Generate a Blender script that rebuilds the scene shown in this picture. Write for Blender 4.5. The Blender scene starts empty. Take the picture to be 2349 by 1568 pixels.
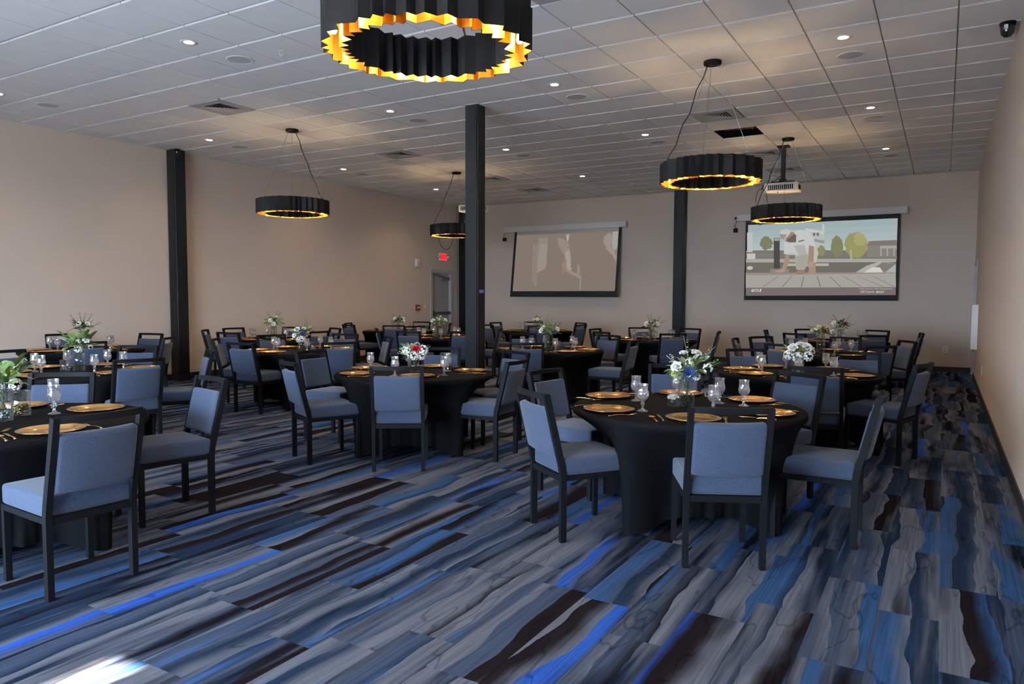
import bpy, bmesh, math, random
from mathutils import Vector, Matrix
random.seed(7)
PI = math.pi
scene = bpy.context.scene
col = scene.collection

# ------------------------------------------------------------------ camera
IW, IH, FPX = 2349.0, 1568.0, 1680.23
YAW, PITCH, ROLL = 0.5318, -0.0608, 0.0034
EYE = 1.46                      # camera height above the carpet
CEIL = EYE + 2.493              # face of the ceiling tiles
_cy, _sy, _cp, _sp = math.cos(YAW), math.sin(YAW), math.cos(PITCH), math.sin(PITCH)
FWD = Vector((-_sy*_cp, _cy*_cp, _sp)); _r = Vector((_cy, _sy, 0)); _u = _r.cross(FWD)
RGT = math.cos(ROLL)*_r + math.sin(ROLL)*_u
UPV = -math.sin(ROLL)*_r + math.cos(ROLL)*_u
cam_d = bpy.data.cameras.new('camera'); cam = bpy.data.objects.new('camera', cam_d); col.objects.link(cam)
cam_d.sensor_fit = 'HORIZONTAL'; cam_d.sensor_width = 36.0; cam_d.lens = FPX/IW*36.0
cam_d.clip_start = 0.05; cam_d.clip_end = 200
cam.matrix_world = Matrix(((RGT.x, UPV.x, -FWD.x, 0), (RGT.y, UPV.y, -FWD.y, 0), (RGT.z, UPV.z, -FWD.z, EYE), (0, 0, 0, 1)))
scene.camera = cam
def ray(px, py): return FWD + RGT*((px-IW/2)/FPX) + UPV*((IH/2-py)/FPX)
def at_z(px, py, z): d = ray(px, py); return Vector((0, 0, EYE)) + d*((z-EYE)/d.z)
def at_x(px, py, x): d = ray(px, py); return Vector((0, 0, EYE)) + d*(x/d.x)
def at_y(px, py, y): d = ray(px, py); return Vector((0, 0, EYE)) + d*(y/d.y)

# ------------------------------------------------------------------ light and exposure
vs = scene.view_settings
vs.view_transform = 'Standard'; vs.look = 'None'; vs.gamma = 1.0; vs.exposure = 0.0; vs.use_curve_mapping = False
SKY_COL, SKY_STR = (0.58, 0.75, 1.0), 54.0
world = bpy.data.worlds.new('daylight'); scene.world = world; world.use_nodes = True
bg = world.node_tree.nodes['Background']; bg.inputs[0].default_value = (*SKY_COL, 1); bg.inputs[1].default_value = SKY_STR
SUN_DIR = Vector((0.10, 0.84, -0.503)).normalized()
sl = bpy.data.lights.new('sun', 'SUN'); sl.energy = 210.0; sl.angle = 0.012; sl.color = (1.0, 0.96, 0.9)
so = bpy.data.objects.new('sun', sl); col.objects.link(so)
so.rotation_euler = SUN_DIR.to_track_quat('-Z', 'Y').to_euler()
BULB_STR, DOWN_STR, SPOT_W = 700.0, 60.0, 110.0

XL, XR, YB, YF = -11.57, 0.51, 17.0, -2.4        # left wall, right wall, screen wall, window wall

# ------------------------------------------------------------------ helpers
def srgb(r, g, b):
    f = lambda c: (c/255/12.92) if c/255 <= 0.04045 else ((c/255+0.055)/1.055)**2.4
    return (f(r), f(g), f(b), 1.0)
MATS = {}
def mat(name, color, rough=0.6, metal=0.0, spec=0.5, emit=None, estr=0.0, bump=None, noise=None, sheen=0.0, trans=0.0):
    if name in MATS: return MATS[name]
    m = bpy.data.materials.new(name); m.use_nodes = True; nt = m.node_tree; b = nt.nodes['Principled BSDF']
    b.inputs['Base Color'].default_value = color; b.inputs['Roughness'].default_value = rough
    b.inputs['Metallic'].default_value = metal; b.inputs['Specular IOR Level'].default_value = spec
    if sheen: b.inputs['Sheen Weight'].default_value = sheen; b.inputs['Sheen Roughness'].default_value = 0.4
    if trans: b.inputs['Transmission Weight'].default_value = trans
    if emit: b.inputs['Emission Color'].default_value = emit; b.inputs['Emission Strength'].default_value = estr
    tc = nt.nodes.new('ShaderNodeTexCoord')
    if noise:      # (scale, amount) brightness variation of the surface itself
        n = nt.nodes.new('ShaderNodeTexNoise'); n.inputs['Scale'].default_value = noise[0]; n.inputs['Detail'].default_value = 4
        nt.links.new(tc.outputs['Object'], n.inputs['Vector'])
        mr = nt.nodes.new('ShaderNodeMapRange'); mr.inputs[1].default_value = 0.25; mr.inputs[2].default_value = 0.75
        mr.inputs[3].default_value = 1-noise[1]; mr.inputs[4].default_value = 1+noise[1]
        nt.links.new(n.outputs['Fac'], mr.inputs[0])
        mx = nt.nodes.new('ShaderNodeMix'); mx.data_type = 'RGBA'; mx.blend_type = 'MULTIPLY'; mx.inputs[0].default_value = 1
        mx.inputs[6].default_value = color; nt.links.new(mr.outputs[0], mx.inputs[7]); nt.links.new(mx.outputs[2], b.inputs['Base Color'])
    if bump:       # (scale, strength, distance)
        n2 = nt.nodes.new('ShaderNodeTexNoise'); n2.inputs['Scale'].default_value = bump[0]; n2.inputs['Detail'].default_value = 3
        nt.links.new(tc.outputs['Object'], n2.inputs['Vector'])
        bp = nt.nodes.new('ShaderNodeBump'); bp.inputs['Strength'].default_value = bump[1]; bp.inputs['Distance'].default_value = bump[2]
        nt.links.new(n2.outputs['Fac'], bp.inputs['Height']); nt.links.new(bp.outputs[0], b.inputs['Normal'])
    MATS[name] = m; return m
def emis(name, color, strength):
    if name in MATS: return MATS[name]
    m = bpy.data.materials.new(name); m.use_nodes = True; nt = m.node_tree; nt.nodes.clear()
    e = nt.nodes.new('ShaderNodeEmission'); e.inputs[0].default_value = color; e.inputs[1].default_value = strength
    o = nt.nodes.new('ShaderNodeOutputMaterial'); nt.links.new(e.outputs[0], o.inputs[0]); MATS[name] = m; return m
def glass(name, tint=(1, 1, 1, 1), gloss=0.18, white=0.0):
    m = bpy.data.materials.new(name); m.use_nodes = True; nt = m.node_tree; nt.nodes.clear()
    t = nt.nodes.new('ShaderNodeBsdfTransparent'); t.inputs[0].default_value = tint
    g = nt.nodes.new('ShaderNodeBsdfGlossy'); g.inputs['Roughness'].default_value = 0.02; g.inputs[0].default_value = (1, 1, 1, 1)
    lw = nt.nodes.new('ShaderNodeLayerWeight'); lw.inputs[0].default_value = 0.35
    mr = nt.nodes.new('ShaderNodeMapRange'); mr.inputs[3].default_value = gloss*0.5; mr.inputs[4].default_value = min(0.95, gloss*3.6)
    nt.links.new(lw.outputs['Facing'], mr.inputs[0])
    mx = nt.nodes.new('ShaderNodeMixShader'); nt.links.new(mr.outputs[0], mx.inputs[0]); nt.links.new(t.outputs[0], mx.inputs[1]); nt.links.new(g.outputs[0], mx.inputs[2])
    out = nt.nodes.new('ShaderNodeOutputMaterial'); last = mx
    if white:
        d = nt.nodes.new('ShaderNodeBsdfTranslucent'); d.inputs[0].default_value = (0.9, 0.9, 0.95, 1)
        m2 = nt.nodes.new('ShaderNodeMixShader'); m2.inputs[0].default_value = white
        nt.links.new(mx.outputs[0], m2.inputs[1]); nt.links.new(d.outputs[0], m2.inputs[2]); last = m2
    nt.links.new(last.outputs[0], out.inputs[0]); MATS[name] = m; return m

def data(name, v, f, m, smooth=False):
    me = bpy.data.meshes.new(name); me.from_pydata([tuple(p) for p in v], [], f); me.update()
    if m: me.materials.append(m)
    if smooth: me.polygons.foreach_set('use_smooth', [True]*len(me.polygons))
    return me
def obj(name, me, parent=None, loc=(0, 0, 0), rot=(0, 0, 0), scale=(1, 1, 1)):
    o = bpy.data.objects.new(name, me); col.objects.link(o); o.location = loc; o.rotation_euler = rot; o.scale = scale
    if parent: o.parent = parent
    return o
def tag(o, label, cat, group=None, kind=None):
    if label: o['label'] = label
    if cat: o['category'] = cat
    if group: o['group'] = group
    if kind: o['kind'] = kind
    return o
def thing(name, label, cat, loc=(0, 0, 0), rz=0.0, group=None):
    o = bpy.data.objects.new(name, None); col.objects.link(o); o.location = loc; o.rotation_euler = (0, 0, rz)
    o.empty_display_size = 0.1
    return tag(o, label, cat, group)

class MB:
    def __init__(s): s.v, s.f = [], []
    def add(s, v, f):
        o = len(s.v); s.v += [tuple(p) for p in v]; s.f += [tuple(i+o for i in q) for q in f]; return s
    def box(s, x0, x1, y0, y1, z0, z1, M=None):
        v = [Vector((x, y, z)) for z in (z0, z1) for y in (y0, y1) for x in (x0, x1)]
        if M: v = [M @ p for p in v]
        return s.add(v, [(0, 2, 3, 1), (4, 5, 7, 6), (0, 1, 5, 4), (2, 6, 7, 3), (0, 4, 6, 2), (1, 3, 7, 5)])
    def lathe(s, prof, n=24, M=None, rmod=None):
        v, f = [], []
        for k, (r, z) in enumerate(prof):
            for i in range(n):
                a = 2*PI*i/n; rr = r*(rmod(a, z, k) if rmod else 1)
                v.append(Vector((rr*math.cos(a), rr*math.sin(a), z)))
        if M: v = [M @ p for p in v]
        for k in range(len(prof)-1):
            for i in range(n):
                j = (i+1) % n; f.append((k*n+i, k*n+j, (k+1)*n+j, (k+1)*n+i))
        return s.add(v, f)
    def disc(s, r, z, n=24, up=True, c=(0, 0)):
        v = [(c[0]+r*math.cos(2*PI*i/n), c[1]+r*math.sin(2*PI*i/n), z) for i in range(n)]
        return s.add(v, [tuple(range(n)) if up else tuple(reversed(range(n)))])
    def cyl(s, r, z0, z1, n=16, c=(0, 0)):
        return s.lathe([(0.0001, z0), (r, z0), (r, z1), (0.0001, z1)], n, Matrix.Translation((c[0], c[1], 0)))
    def tube(s, pts, r, n=8, cap=True):
        pts = [Vector(p) for p in pts]; v, f = [], []; nrm = None
        for i, p in enumerate(pts):
            t = (pts[min(i+1, len(pts)-1)]-pts[max(i-1, 0)]).normalized()
            if nrm is None: nrm = t.orthogonal().normalized()
            nrm = (nrm - t*nrm.dot(t)).normalized(); b = t.cross(nrm)
            rr = r[i] if isinstance(r, (list, tuple)) else r
            for k in range(n):
                a = 2*PI*k/n; v.append(p + (nrm*math.cos(a)+b*math.sin(a))*rr)
        for i in range(len(pts)-1):
            for k in range(n):
                j = (k+1) % n; f.append((i*n+k, i*n+j, (i+1)*n+j, (i+1)*n+k))
        if cap: f.append(tuple(reversed(range(n)))); f.append(tuple(range((len(pts)-1)*n, len(pts)*n)))
        return s.add(v, f)
    def bar(s, pts, w, d, side=Vector((1, 0, 0))):     # rectangular tube along pts; side = width direction
        pts = [Vector(p) for p in pts]; v, f = [], []
        for i, p in enumerate(pts):
            t = (pts[min(i+1, len(pts)-1)]-pts[max(i-1, 0)]).normalized()
            x = (side - t*side.dot(t)).normalized(); y = t.cross(x)
            for a, b in ((-1, -1), (1, -1), (1, 1), (-1, 1)): v.append(p + x*a*w/2 + y*b*d/2)
        for i in range(len(pts)-1):
            for k in range(4):
                j = (k+1) % 4; f.append((i*4+k, i*4+j, (i+1)*4+j, (i+1)*4+k))
        n = len(pts)-1; f += [(3, 2, 1, 0), (n*4, n*4+1, n*4+2, n*4+3)]
        return s.add(v, f)
    def data(s, name, m, smooth=False): return data(name, s.v, s.f, m, smooth)
    def obj(s, name, m, parent=None, smooth=False, **k): return obj(name, s.data(name, m, smooth), parent, **k)

def cushion(name, sx, sy, sz, r, m, nx=6, ny=1, nz=1, warp=None):
    bm = bmesh.new(); bmesh.ops.create_cube(bm, size=1.0); bmesh.ops.scale(bm, vec=(sx, sy, sz), verts=bm.verts)
    sharp = lambda: [e for e in bm.edges if len(e.link_faces) == 2 and e.calc_face_angle() > 0.9]
    bmesh.ops.bevel(bm, geom=sharp(), offset=r, segments=3, profile=0.6, affect='EDGES')
    for n, ax, L in ((nx, 0, sx), (ny, 1, sy), (nz, 2, sz)):
        for i in range(1, n):
            no = [0, 0, 0]; no[ax] = 1; co = [0, 0, 0]; co[ax] = -L/2+L*i/n
            bmesh.ops.bisect_plane(bm, geom=bm.verts[:]+bm.edges[:]+bm.faces[:], plane_co=co, plane_no=no)
    if warp:
        for v in bm.verts: v.co = warp(v.co.copy())
    me = bpy.data.meshes.new(name); bm.to_mesh(me); bm.free(); me.materials.append(m)
    me.polygons.foreach_set('use_smooth', [True]*len(me.polygons)); return me

# ------------------------------------------------------------------ materials
M_wall = mat('painted_wall', (0.62, 0.50, 0.405, 1), 0.85, spec=0.2, bump=(180, 0.06, 0.002), noise=(1.3, 0.02))
M_tile = mat('ceiling_tile', (0.88, 0.865, 0.85, 1), 0.95, spec=0.1, bump=(90, 0.15, 0.002), noise=(2, 0.03))
M_grid = mat('ceiling_grid_metal', (0.42, 0.41, 0.40, 1), 0.5)
M_base = mat('black_baseboard', (0.012, 0.012, 0.014, 1), 0.5)
M_black = mat('black_frame', (0.008, 0.0085, 0.0095, 1), 0.55, spec=0.09)
M_col = mat('black_steel', (0.009, 0.0095, 0.0105, 1), 0.45, spec=0.25)
M_cloth = mat('black_stretch_cloth', (0.0060, 0.0060, 0.0065, 1), 0.85, spec=0.05, bump=(600, 0.1, 0.0005))
M_gold = mat('gold_metal', (0.75, 0.47, 0.16, 1), 0.22, metal=1.0)
M_charger = mat('gold_charger', (0.92, 0.50, 0.15, 1), 0.17, metal=1.0, bump=(22, 0.10, 0.006))
M_brass = mat('ring_gold_lining', (0.44, 0.24, 0.030, 1), 0.34, metal=0.9)
M_white = mat('white_plastic', (0.78, 0.76, 0.73, 1), 0.5)
M_dark = mat('dark_void', (0.004, 0.004, 0.0045, 1), 0.9, spec=0.02)
M_metal = mat('grey_metal', (0.25, 0.25, 0.25, 1), 0.4, metal=0.7)
M_red = mat('red_plastic', (0.25, 0.025, 0.02, 1), 0.5)
M_door = mat('door_paint', (0.36, 0.325, 0.295, 1), 0.6)
M_vent = mat('vent_metal', (0.42, 0.41, 0.40, 1), 0.5)
M_goblet = glass('cut_crystal', (0.95, 0.96, 0.97, 1), 0.24, 0.11)
M_glass = glass('clear_glass', (0.96, 0.98, 0.98, 1), 0.10, 0.0)
M_bulb = emis('warm_bulb', (1.0, 0.72, 0.38, 1), BULB_STR)
M_lens = emis('downlight_lens', (1.0, 0.80, 0.56, 1), DOWN_STR)

def fabric():
    m = bpy.data.materials.new('blue_grey_fabric'); m.use_nodes = True; nt = m.node_tree; b = nt.nodes['Principled BSDF']
    tc = nt.nodes.new('ShaderNodeTexCoord')
    n = nt.nodes.new('ShaderNodeTexNoise'); n.inputs['Scale'].default_value = 480; n.inputs['Detail'].default_value = 2
    mp = nt.nodes.new('ShaderNodeMapping'); mp.inputs['Scale'].default_value = (1, 1, 0.6)
    nt.links.new(tc.outputs['Object'], mp.inputs[0]); nt.links.new(mp.outputs[0], n.inputs['Vector'])
    cr = nt.nodes.new('ShaderNodeValToRGB'); cr.color_ramp.elements[0].position = 0.32; cr.color_ramp.elements[1].position = 0.68
    cr.color_ramp.elements[0].color = (0.030, 0.042, 0.072, 1); cr.color_ramp.elements[1].color = (0.074, 0.094, 0.142, 1)
    nt.links.new(n.outputs['Fac'], cr.inputs[0]); nt.links.new(cr.outputs[0], b.inputs['Base Color'])
    b.inputs['Roughness'].default_value = 0.95; b.inputs['Specular IOR Level'].default_value = 0.15
    b.inputs['Sheen Weight'].default_value = 0.15
    bp = nt.nodes.new('ShaderNodeBump'); bp.inputs['Strength'].default_value = 0.25; bp.inputs['Distance'].default_value = 0.001
    nt.links.new(n.outputs['Fac'], bp.inputs['Height']); nt.links.new(bp.outputs[0], b.inputs['Normal'])
    MATS['fabric'] = m; return m
M_fab = fabric()

def carpet():
    m = bpy.data.materials.new('watercolour_carpet'); m.use_nodes = True; nt = m.node_tree; b = nt.nodes['Principled BSDF']
    N = nt.nodes.new; L = nt.links.new
    uv = N('ShaderNodeUVMap'); uv.uv_map = 'plank'          # u = metres across + 3*seed, v = metres along + 7*seed
    sd = N('ShaderNodeAttribute'); sd.attribute_name = 'seed'; sd.attribute_type = 'GEOMETRY'
    def noise(sx, sy, scale, detail, w=0.0):
        mp = N('ShaderNodeMapping'); mp.inputs['Scale'].default_value = (sx, sy, 1); mp.inputs['Location'].default_value = (w, w*1.7, 0)
        L(uv.outputs[0], mp.inputs[0]); n = N('ShaderNodeTexNoise'); n.inputs['Scale'].default_value = scale
        n.inputs['Detail'].default_value = detail; n.inputs['Roughness'].default_value = 0.5; L(mp.outputs[0], n.inputs['Vector']); return n
    def math_(op, a, bb):
        x = N('ShaderNodeMath'); x.operation = op
        for i, q in enumerate((a, bb)):
            if isinstance(q, (int, float)): x.inputs[i].default_value = q
            else: L(q, x.inputs[i])
        return x.outputs[0]
    sep = N('ShaderNodeSeparateXYZ'); L(uv.outputs[0], sep.inputs[0])
    # wavering of the band edges along the plank
    wv = noise(1.2, 1.5, 1.0, 2, 5.0); fine = noise(60, 7, 1.0, 3, 9.0)
    ux = math_('ADD', sep.outputs[0], math_('MULTIPLY', math_('SUBTRACT', wv.outputs['Fac'], 0.5), 0.16))
    ux = math_('ADD', ux, math_('MULTIPLY', math_('SUBTRACT', fine.outputs['Fac'], 0.5), 0.013))
    # bands: 1-D cells across the plank, each a wash from one colour to another with a hard edge
    pv = math_('ADD', math_('MULTIPLY', ux, 8.5), math_('MULTIPLY', noise(3.0, 0.35, 1.0, 1, 31.0).outputs['Fac'], 1.6))
    cell = math_('FLOOR', pv, 0); frac = math_('SUBTRACT', pv, cell)
    cols = [(0.0, (0.013, 0.0098, 0.0108)), (0.16, (0.016, 0.028, 0.054)), (0.33, (0.048, 0.064, 0.100)), (0.53, (0.118, 0.126, 0.152)),
            (0.845, (0.032, 0.076, 0.17)), (0.955, (0.026, 0.082, 0.33))]
    def cellcol(off, lim):
        wn = N('ShaderNodeTexWhiteNoise'); wn.noise_dimensions = '1D'; L(math_('ADD', cell, off), wn.inputs['W'])
        pal = N('ShaderNodeValToRGB'); pal.color_ramp.interpolation = 'CONSTANT'; L(math_('MULTIPLY', wn.outputs['Value'], lim), pal.inputs[0])
        while len(pal.color_ramp.elements) < len(cols): pal.color_ramp.elements.new(0.5)
        for e, (p, c) in zip(pal.color_ramp.elements, cols): e.position = p; e.color = (*c, 1)
        return pal.outputs[0]
    sm = N('ShaderNodeMapRange'); sm.interpolation_type = 'SMOOTHSTEP'; sm.inputs[1].default_value = 0.35; sm.inputs[2].default_value = 1.1; L(frac, sm.inputs[0])
    band = N('ShaderNodeMix'); band.data_type = 'RGBA'; L(sm.outputs[0], band.inputs[0]); L(cellcol(0.0, 1.0), band.inputs[6]); L(cellcol(57.3, 0.93), band.inputs[7])
    # a second, softer wash
    soft = noise(8, 0.55, 1.0, 4, 2.0)
    pal2 = N('ShaderNodeValToRGB')
    cols2 = [(0.33, (0.0095, 0.007, 0.008)), (0.42, (0.014, 0.023, 0.042)), (0.52, (0.080, 0.086, 0.106)), (0.60, (0.028, 0.046, 0.084)), (0.67, (0.036, 0.088, 0.21))]
    while len(pal2.color_ramp.elements) < len(cols2): pal2.color_ramp.elements.new(0.5)
    for e, (p, c) in zip(pal2.color_ramp.elements, cols2): e.position = p; e.color = (*c, 1)
    L(soft.outputs['Fac'], pal2.inputs[0])
    pick = noise(5, 0.6, 1.0, 2, 14.0)
    mr = N('ShaderNodeMapRange'); mr.inputs[1].default_value = 0.52; mr.inputs[2].default_value = 0.62; L(pick.outputs['Fac'], mr.inputs[0])
    mx = N('ShaderNodeMix'); mx.data_type = 'RGBA'; L(mr.outputs[0], mx.inputs[0]); L(band.outputs[2], mx.inputs[6]); L(pal2.outputs[0], mx.inputs[7])
    # dark pigment lines where the wash pooled
    vein = noise(3.2, 0.7, 1.0, 3, 21.0)
    d = math_('ABSOLUTE', math_('SUBTRACT', vein.outputs['Fac'], 0.5), 0)
    mr2 = N('ShaderNodeMapRange'); mr2.inputs[1].default_value = 0.0; mr2.inputs[2].default_value = 0.007; mr2.inputs[3].default_value = 0.55; mr2.inputs[4].default_value = 1.0; L(d, mr2.inputs[0])
    # yarn grain
    gr = noise(420, 420, 1.0, 1, 0.0)
    mr3 = N('ShaderNodeMapRange'); mr3.inputs[1].default_value = 0.3; mr3.inputs[2].default_value = 0.7; mr3.inputs[3].default_value = 0.72; mr3.inputs[4].default_value = 1.28; L(gr.outputs['Fac'], mr3.inputs[0])
    st = noise(75, 1.3, 1.0, 3, 41.0)
    mr4 = N('ShaderNodeMapRange'); mr4.inputs[1].default_value = 0.3; mr4.inputs[2].default_value = 0.7; mr4.inputs[3].default_value = 0.74; mr4.inputs[4].default_value = 1.28; L(st.outputs['Fac'], mr4.inputs[0])
    k = math_('MULTIPLY', math_('MULTIPLY', mr2.outputs[0], mr4.outputs[0]), mr3.outputs[0])
    mm = N('ShaderNodeMix'); mm.data_type = 'RGBA'; mm.blend_type = 'MULTIPLY'; mm.inputs[0].default_value = 1
    L(mx.outputs[2], mm.inputs[6]); L(k, mm.inputs[7]); L(mm.outputs[2], b.inputs['Base Color'])
    b.inputs['Roughness'].default_value = 0.95; b.inputs['Specular IOR Level'].default_value = 0.0
    bp = N('ShaderNodeBump'); bp.inputs['Strength'].default_value = 0.35; bp.inputs['Distance'].default_value = 0.002
    L(gr.outputs['Fac'], bp.inputs['Height']); L(bp.outputs[0], b.inputs['Normal'])
    return m
M_carpet = carpet()

# ------------------------------------------------------------------ room shell
T = 0.15
def struct(name, mb, m): return tag(mb.obj(name, m), None, None, kind='structure')
fl = struct('floor', MB().box(XL-T, XR+T, YF-T, YB+T, -0.2, -0.008), mat('floor_slab', (0.03, 0.03, 0.035, 1), 0.9))
# left wall with the exit door opening
DY0, DY1, DZ = 15.50, 16.38, 2.13
wl = MB().box(XL-T, XL, YF-T, DY0, 0, CEIL+0.9).box(XL-T, XL, DY1, YB+T, 0, CEIL+0.9).box(XL-T, XL, DY0, DY1, DZ, CEIL+0.9)
struct('wall_left', wl, M_wall)
struct('wall_screen', MB().box(XL, XR, YB, YB+T, 0, CEIL+0.9), M_wall)
RY0, RY1 = 15.9, 16.85
wr = MB().box(XR, XR+T, YF-T, RY0, 0, CEIL+0.9).box(XR, XR+T, RY1, YB+T, 0, CEIL+0.9).box(XR, XR+T, RY0, RY1, 2.13, CEIL+0.9)
struct('wall_right', wr, M_wall)
# window wall behind the camera: storefront bays between piers
bays = []
x = XL+0.29
while x + 1.55 < XR:
    if -8.5 < x < -2.0: bays.append((x, x+1.45, 0.25, 2.55))
    x += 1.68
ww = MB().box(XL, XR, YF-T, YF, 0, 0.25).box(XL, XR, YF-T, YF, 2.55, CEIL+0.9)
edges = [XL] + [e for b_ in bays for e in b_[:2]] + [XR]
for i in range(0, len(edges), 2): ww.box(edges[i], edges[i+1], YF-T, YF, 0.25, 2.55)
struct('wall_window', ww, M_wall)
for n_, (a, b_, z0, z1) in enumerate(bays):
    w = struct('window_%d' % (n_+1), MB().box(a, b_, YF-0.09, YF-0.08, z0, z1), M_glass)
    fr = MB().box(a, a+0.05, YF-0.12, YF-0.04, z0, z1).box(b_-0.05, b_, YF-0.12, YF-0.04, z0, z1).box(a, b_, YF-0.12, YF-0.04, z0, z0+0.05).box(a, b_, YF-0.12, YF-0.04, z1-0.05, z1)
    fr.obj('window_frame', M_black, w)
    pl = bpy.data.lights.new('daylight_portal', 'AREA'); pl.shape = 'RECTANGLE'; pl.size = b_-a; pl.size_y = z1-z0; pl.cycles.is_portal = True
    po = bpy.data.objects.new('daylight_portal', pl); col.objects.link(po); po.location = ((a+b_)/2, YF-0.14, (z0+z1)/2); po.rotation_euler = (-PI/2, 0, PI)
for nm, mb in (('baseboard_left', MB().box(XL, XL+0.012, YF, DY0-0.06, 0, 0.105).box(XL, XL+0.012, DY1+0.06, YB, 0, 0.105)),
               ('baseboard_screen', MB().box(XL, XR, YB-0.012, YB, 0, 0.105)),
               ('baseboard_right', MB().box(XR-0.012, XR, YF, RY0-0.05, 0, 0.105).box(XR-0.012, XR, RY1+0.05, YB, 0, 0.105))):
    struct(nm, mb, M_base)

aw = MB()  # added awning, out of view: blocks the sun except through its gap
for a, b_ in ((XL-1.0, -3.42), (-2.50, XR+1.0)): aw.box(a, b_, YF-T-1.25, YF-T-0.02, 2.72, 2.80)
struct('sun_blocking_awning', aw, M_metal)
struct('bounce_pavement', MB().box(XL-30, XR+30, YF-T-40, YF-T-0.01, -0.3, -0.15), mat('pavement', (0.55, 0.54, 0.52, 1), 0.9))  # unseen ground outside, colour kept bright to bounce sunlight onto the ceiling

# ---- carpet planks 0.25 x 1.0 m, laid along the room, staggered
PW, PL_ = 0.2505, 0.99
planks = []
c0 = math.floor((XL-0.03)/PW); c1 = math.ceil((XR-0.03)/PW)
rs = random.Random(11)
known = {0: 5.24, -1: 3.777, -2: 3.11, -3: 3.57, -4: 3.31, -5: 2.9, -9: 2.25, -10: 2.13, -11: 2.70, -13: 2.31, -14: 1.9}
for c in range(c0, c1):
    x0, x1 = max(XL, 0.03+c*PW), min(XR, 0.03+(c+1)*PW)
    if x1-x0 < 0.005: continue
    off = known.get(c, rs.choice((0.0, 0.25, 0.5, 0.75))+rs.uniform(-.05, .05))
    y = off - math.ceil((off-YF)/PL_)*PL_
    while y < YB:
        a, b_ = max(y, YF), min(y+PL_, YB)
        if b_-a > 0.01: planks.append((x0, x1, a, b_, x0-(0.03+c*PW), a-y, rs.random()))
        y += PL_
def visible(x, y, z):
    d = Vector((x, y, z-EYE)); w = d.dot(FWD)
    if w < 0.2: return -1
    px = IW/2+FPX*d.dot(RGT)/w; py = IH/2-FPX*d.dot(UPV)/w
    return w if (-80 < px < IW+80 and -60 < py < IH+120) else -1
def plank_mesh(lst, name):
    v, f, uvs, seeds = [], [], [], []; g = 0.0003; hgt = 0.006
    for (x0, x1, y0, y1, du, dv, s) in lst:
        o = len(v); e = 0.0007
        zt = 0.0004*s
        lo = [(x0+g, y0+g, -hgt), (x1-g, y0+g, -hgt), (x1-g, y1-g, -hgt), (x0+g, y1-g, -hgt)]
        mi = [(x0+g, y0+g, zt-.0006), (x1-g, y0+g, zt-.0006), (x1-g, y1-g, zt-.0006), (x0+g, y1-g, zt-.0006)]
        hi = [(x0+e, y0+e, zt), (x1-e, y0+e, zt), (x1-e, y1-e, zt), (x0+e, y1-e, zt)]
        v += lo+mi+hi
        fs = [(8, 9, 10, 11)] + [(4+i, 4+(i+1) % 4, 8+(i+1) % 4, 8+i) for i in range(4)] + [(i, (i+1) % 4, 4+(i+1) % 4, 4+i) for i in range(4)]
        f += [tuple(i+o for i in q) for q in fs]
        for q in fs:
            for i in q:
                p = (lo+mi+hi)[i]; uvs.append((p[0]-x0+du+37.0*s*7, p[1]-y0+dv+91.0*s*3))
        seeds += [s]*len(fs)
    me = data(name, v, f, M_carpet); ul = me.uv_layers.new(name='plank')
    for i, q in enumerate(uvs): ul.data[i].uv = q
    at = me.attributes.new('seed', 'FLOAT', 'FACE')
    for i, s in enumerate(seeds): at.data[i].value = s
    return me
vis, rest = [], []
for p in planks:
    w = visible((p[0]+p[1])/2, (p[2]+p[3])/2, 0)
    (vis.append((w, p)) if w > 0 else rest.append(p))
vis.sort(key=lambda q: q[0])
for w, p in vis[:300]: obj('carpet_plank', plank_mesh([p], 'carpet_plank'), fl)
o = obj('carpet_planks', plank_mesh([p for w, p in vis[300:]]+rest, 'carpet_planks'), fl); o['kind'] = 'stuff'

# ---- suspended ceiling
GX, GY, OX, OY = 0.61874, 0.6096, 0.0197, 3.2115
def cell_of(p): return math.floor((p.x-OX)/GX), math.floor((p.y-OY)/GY)
VENTS = [(-14, 5), (-14, 11), (-5, 11), (-5, 16), (-14, 16), (-14, 19), (-5, 19), (-5, 3)]
OPEN = (-5, 13)
cl = MB(); tiles = []
for i in range(-19, 2):
    x0, x1 = max(XL, OX+i*GX), min(XR, OX+(i+1)*GX)
    if x1 <= x0: continue
    for j in range(-10, 24):
        y0, y1 = max(YF, OY+j*GY), min(YB, OY+(j+1)*GY)
        if y1 <= y0: continue
        if (i, j) == OPEN: continue
        zz = CEIL+0.018
        cl.add([(x0, y0, zz), (x0, y1, zz), (x1, y1, zz), (x1, y0, zz)], [(0, 1, 2, 3)])
        if (i, j) in VENTS: continue
        tiles.append((x0, x1, y0, y1))
ce = struct('ceiling', cl, M_grid)
G, GYP = 0.013, 0.020
def tile_data(x0, x1, y0, y1, ox=0, oy=0):
    a, b_, c, d = x0+(G if x0 > XL+.001 else 0)-ox, x1-(G if x1 < XR-.001 else 0)-ox, y0+GYP-oy, y1-GYP-oy
    return MB().box(a, b_, c, d, CEIL, CEIL+0.0178)
tv, tr = [], []
for t in tiles:
    w = visible((t[0]+t[1])/2, (t[2]+t[3])/2, CEIL)
    (tv if w > 0 else tr).append((w, t))
tv.sort(key=lambda q: q[0])
full = tile_data(0, GX, 0, GY).data('ceiling_tile', M_tile)
for w, t in tv[:300]:
    if abs(t[1]-t[0]-GX) < 1e-4 and abs(t[3]-t[2]-GY) < 1e-4: obj('ceiling_tile', full, ce, (t[0], t[2], 0))
    else: tile_data(*t).obj('ceiling_tile', M_tile, ce)
mb = MB()
for w, t in tv[300:]+tr: m_ = tile_data(*t); mb.add(m_.v, m_.f)
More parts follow.
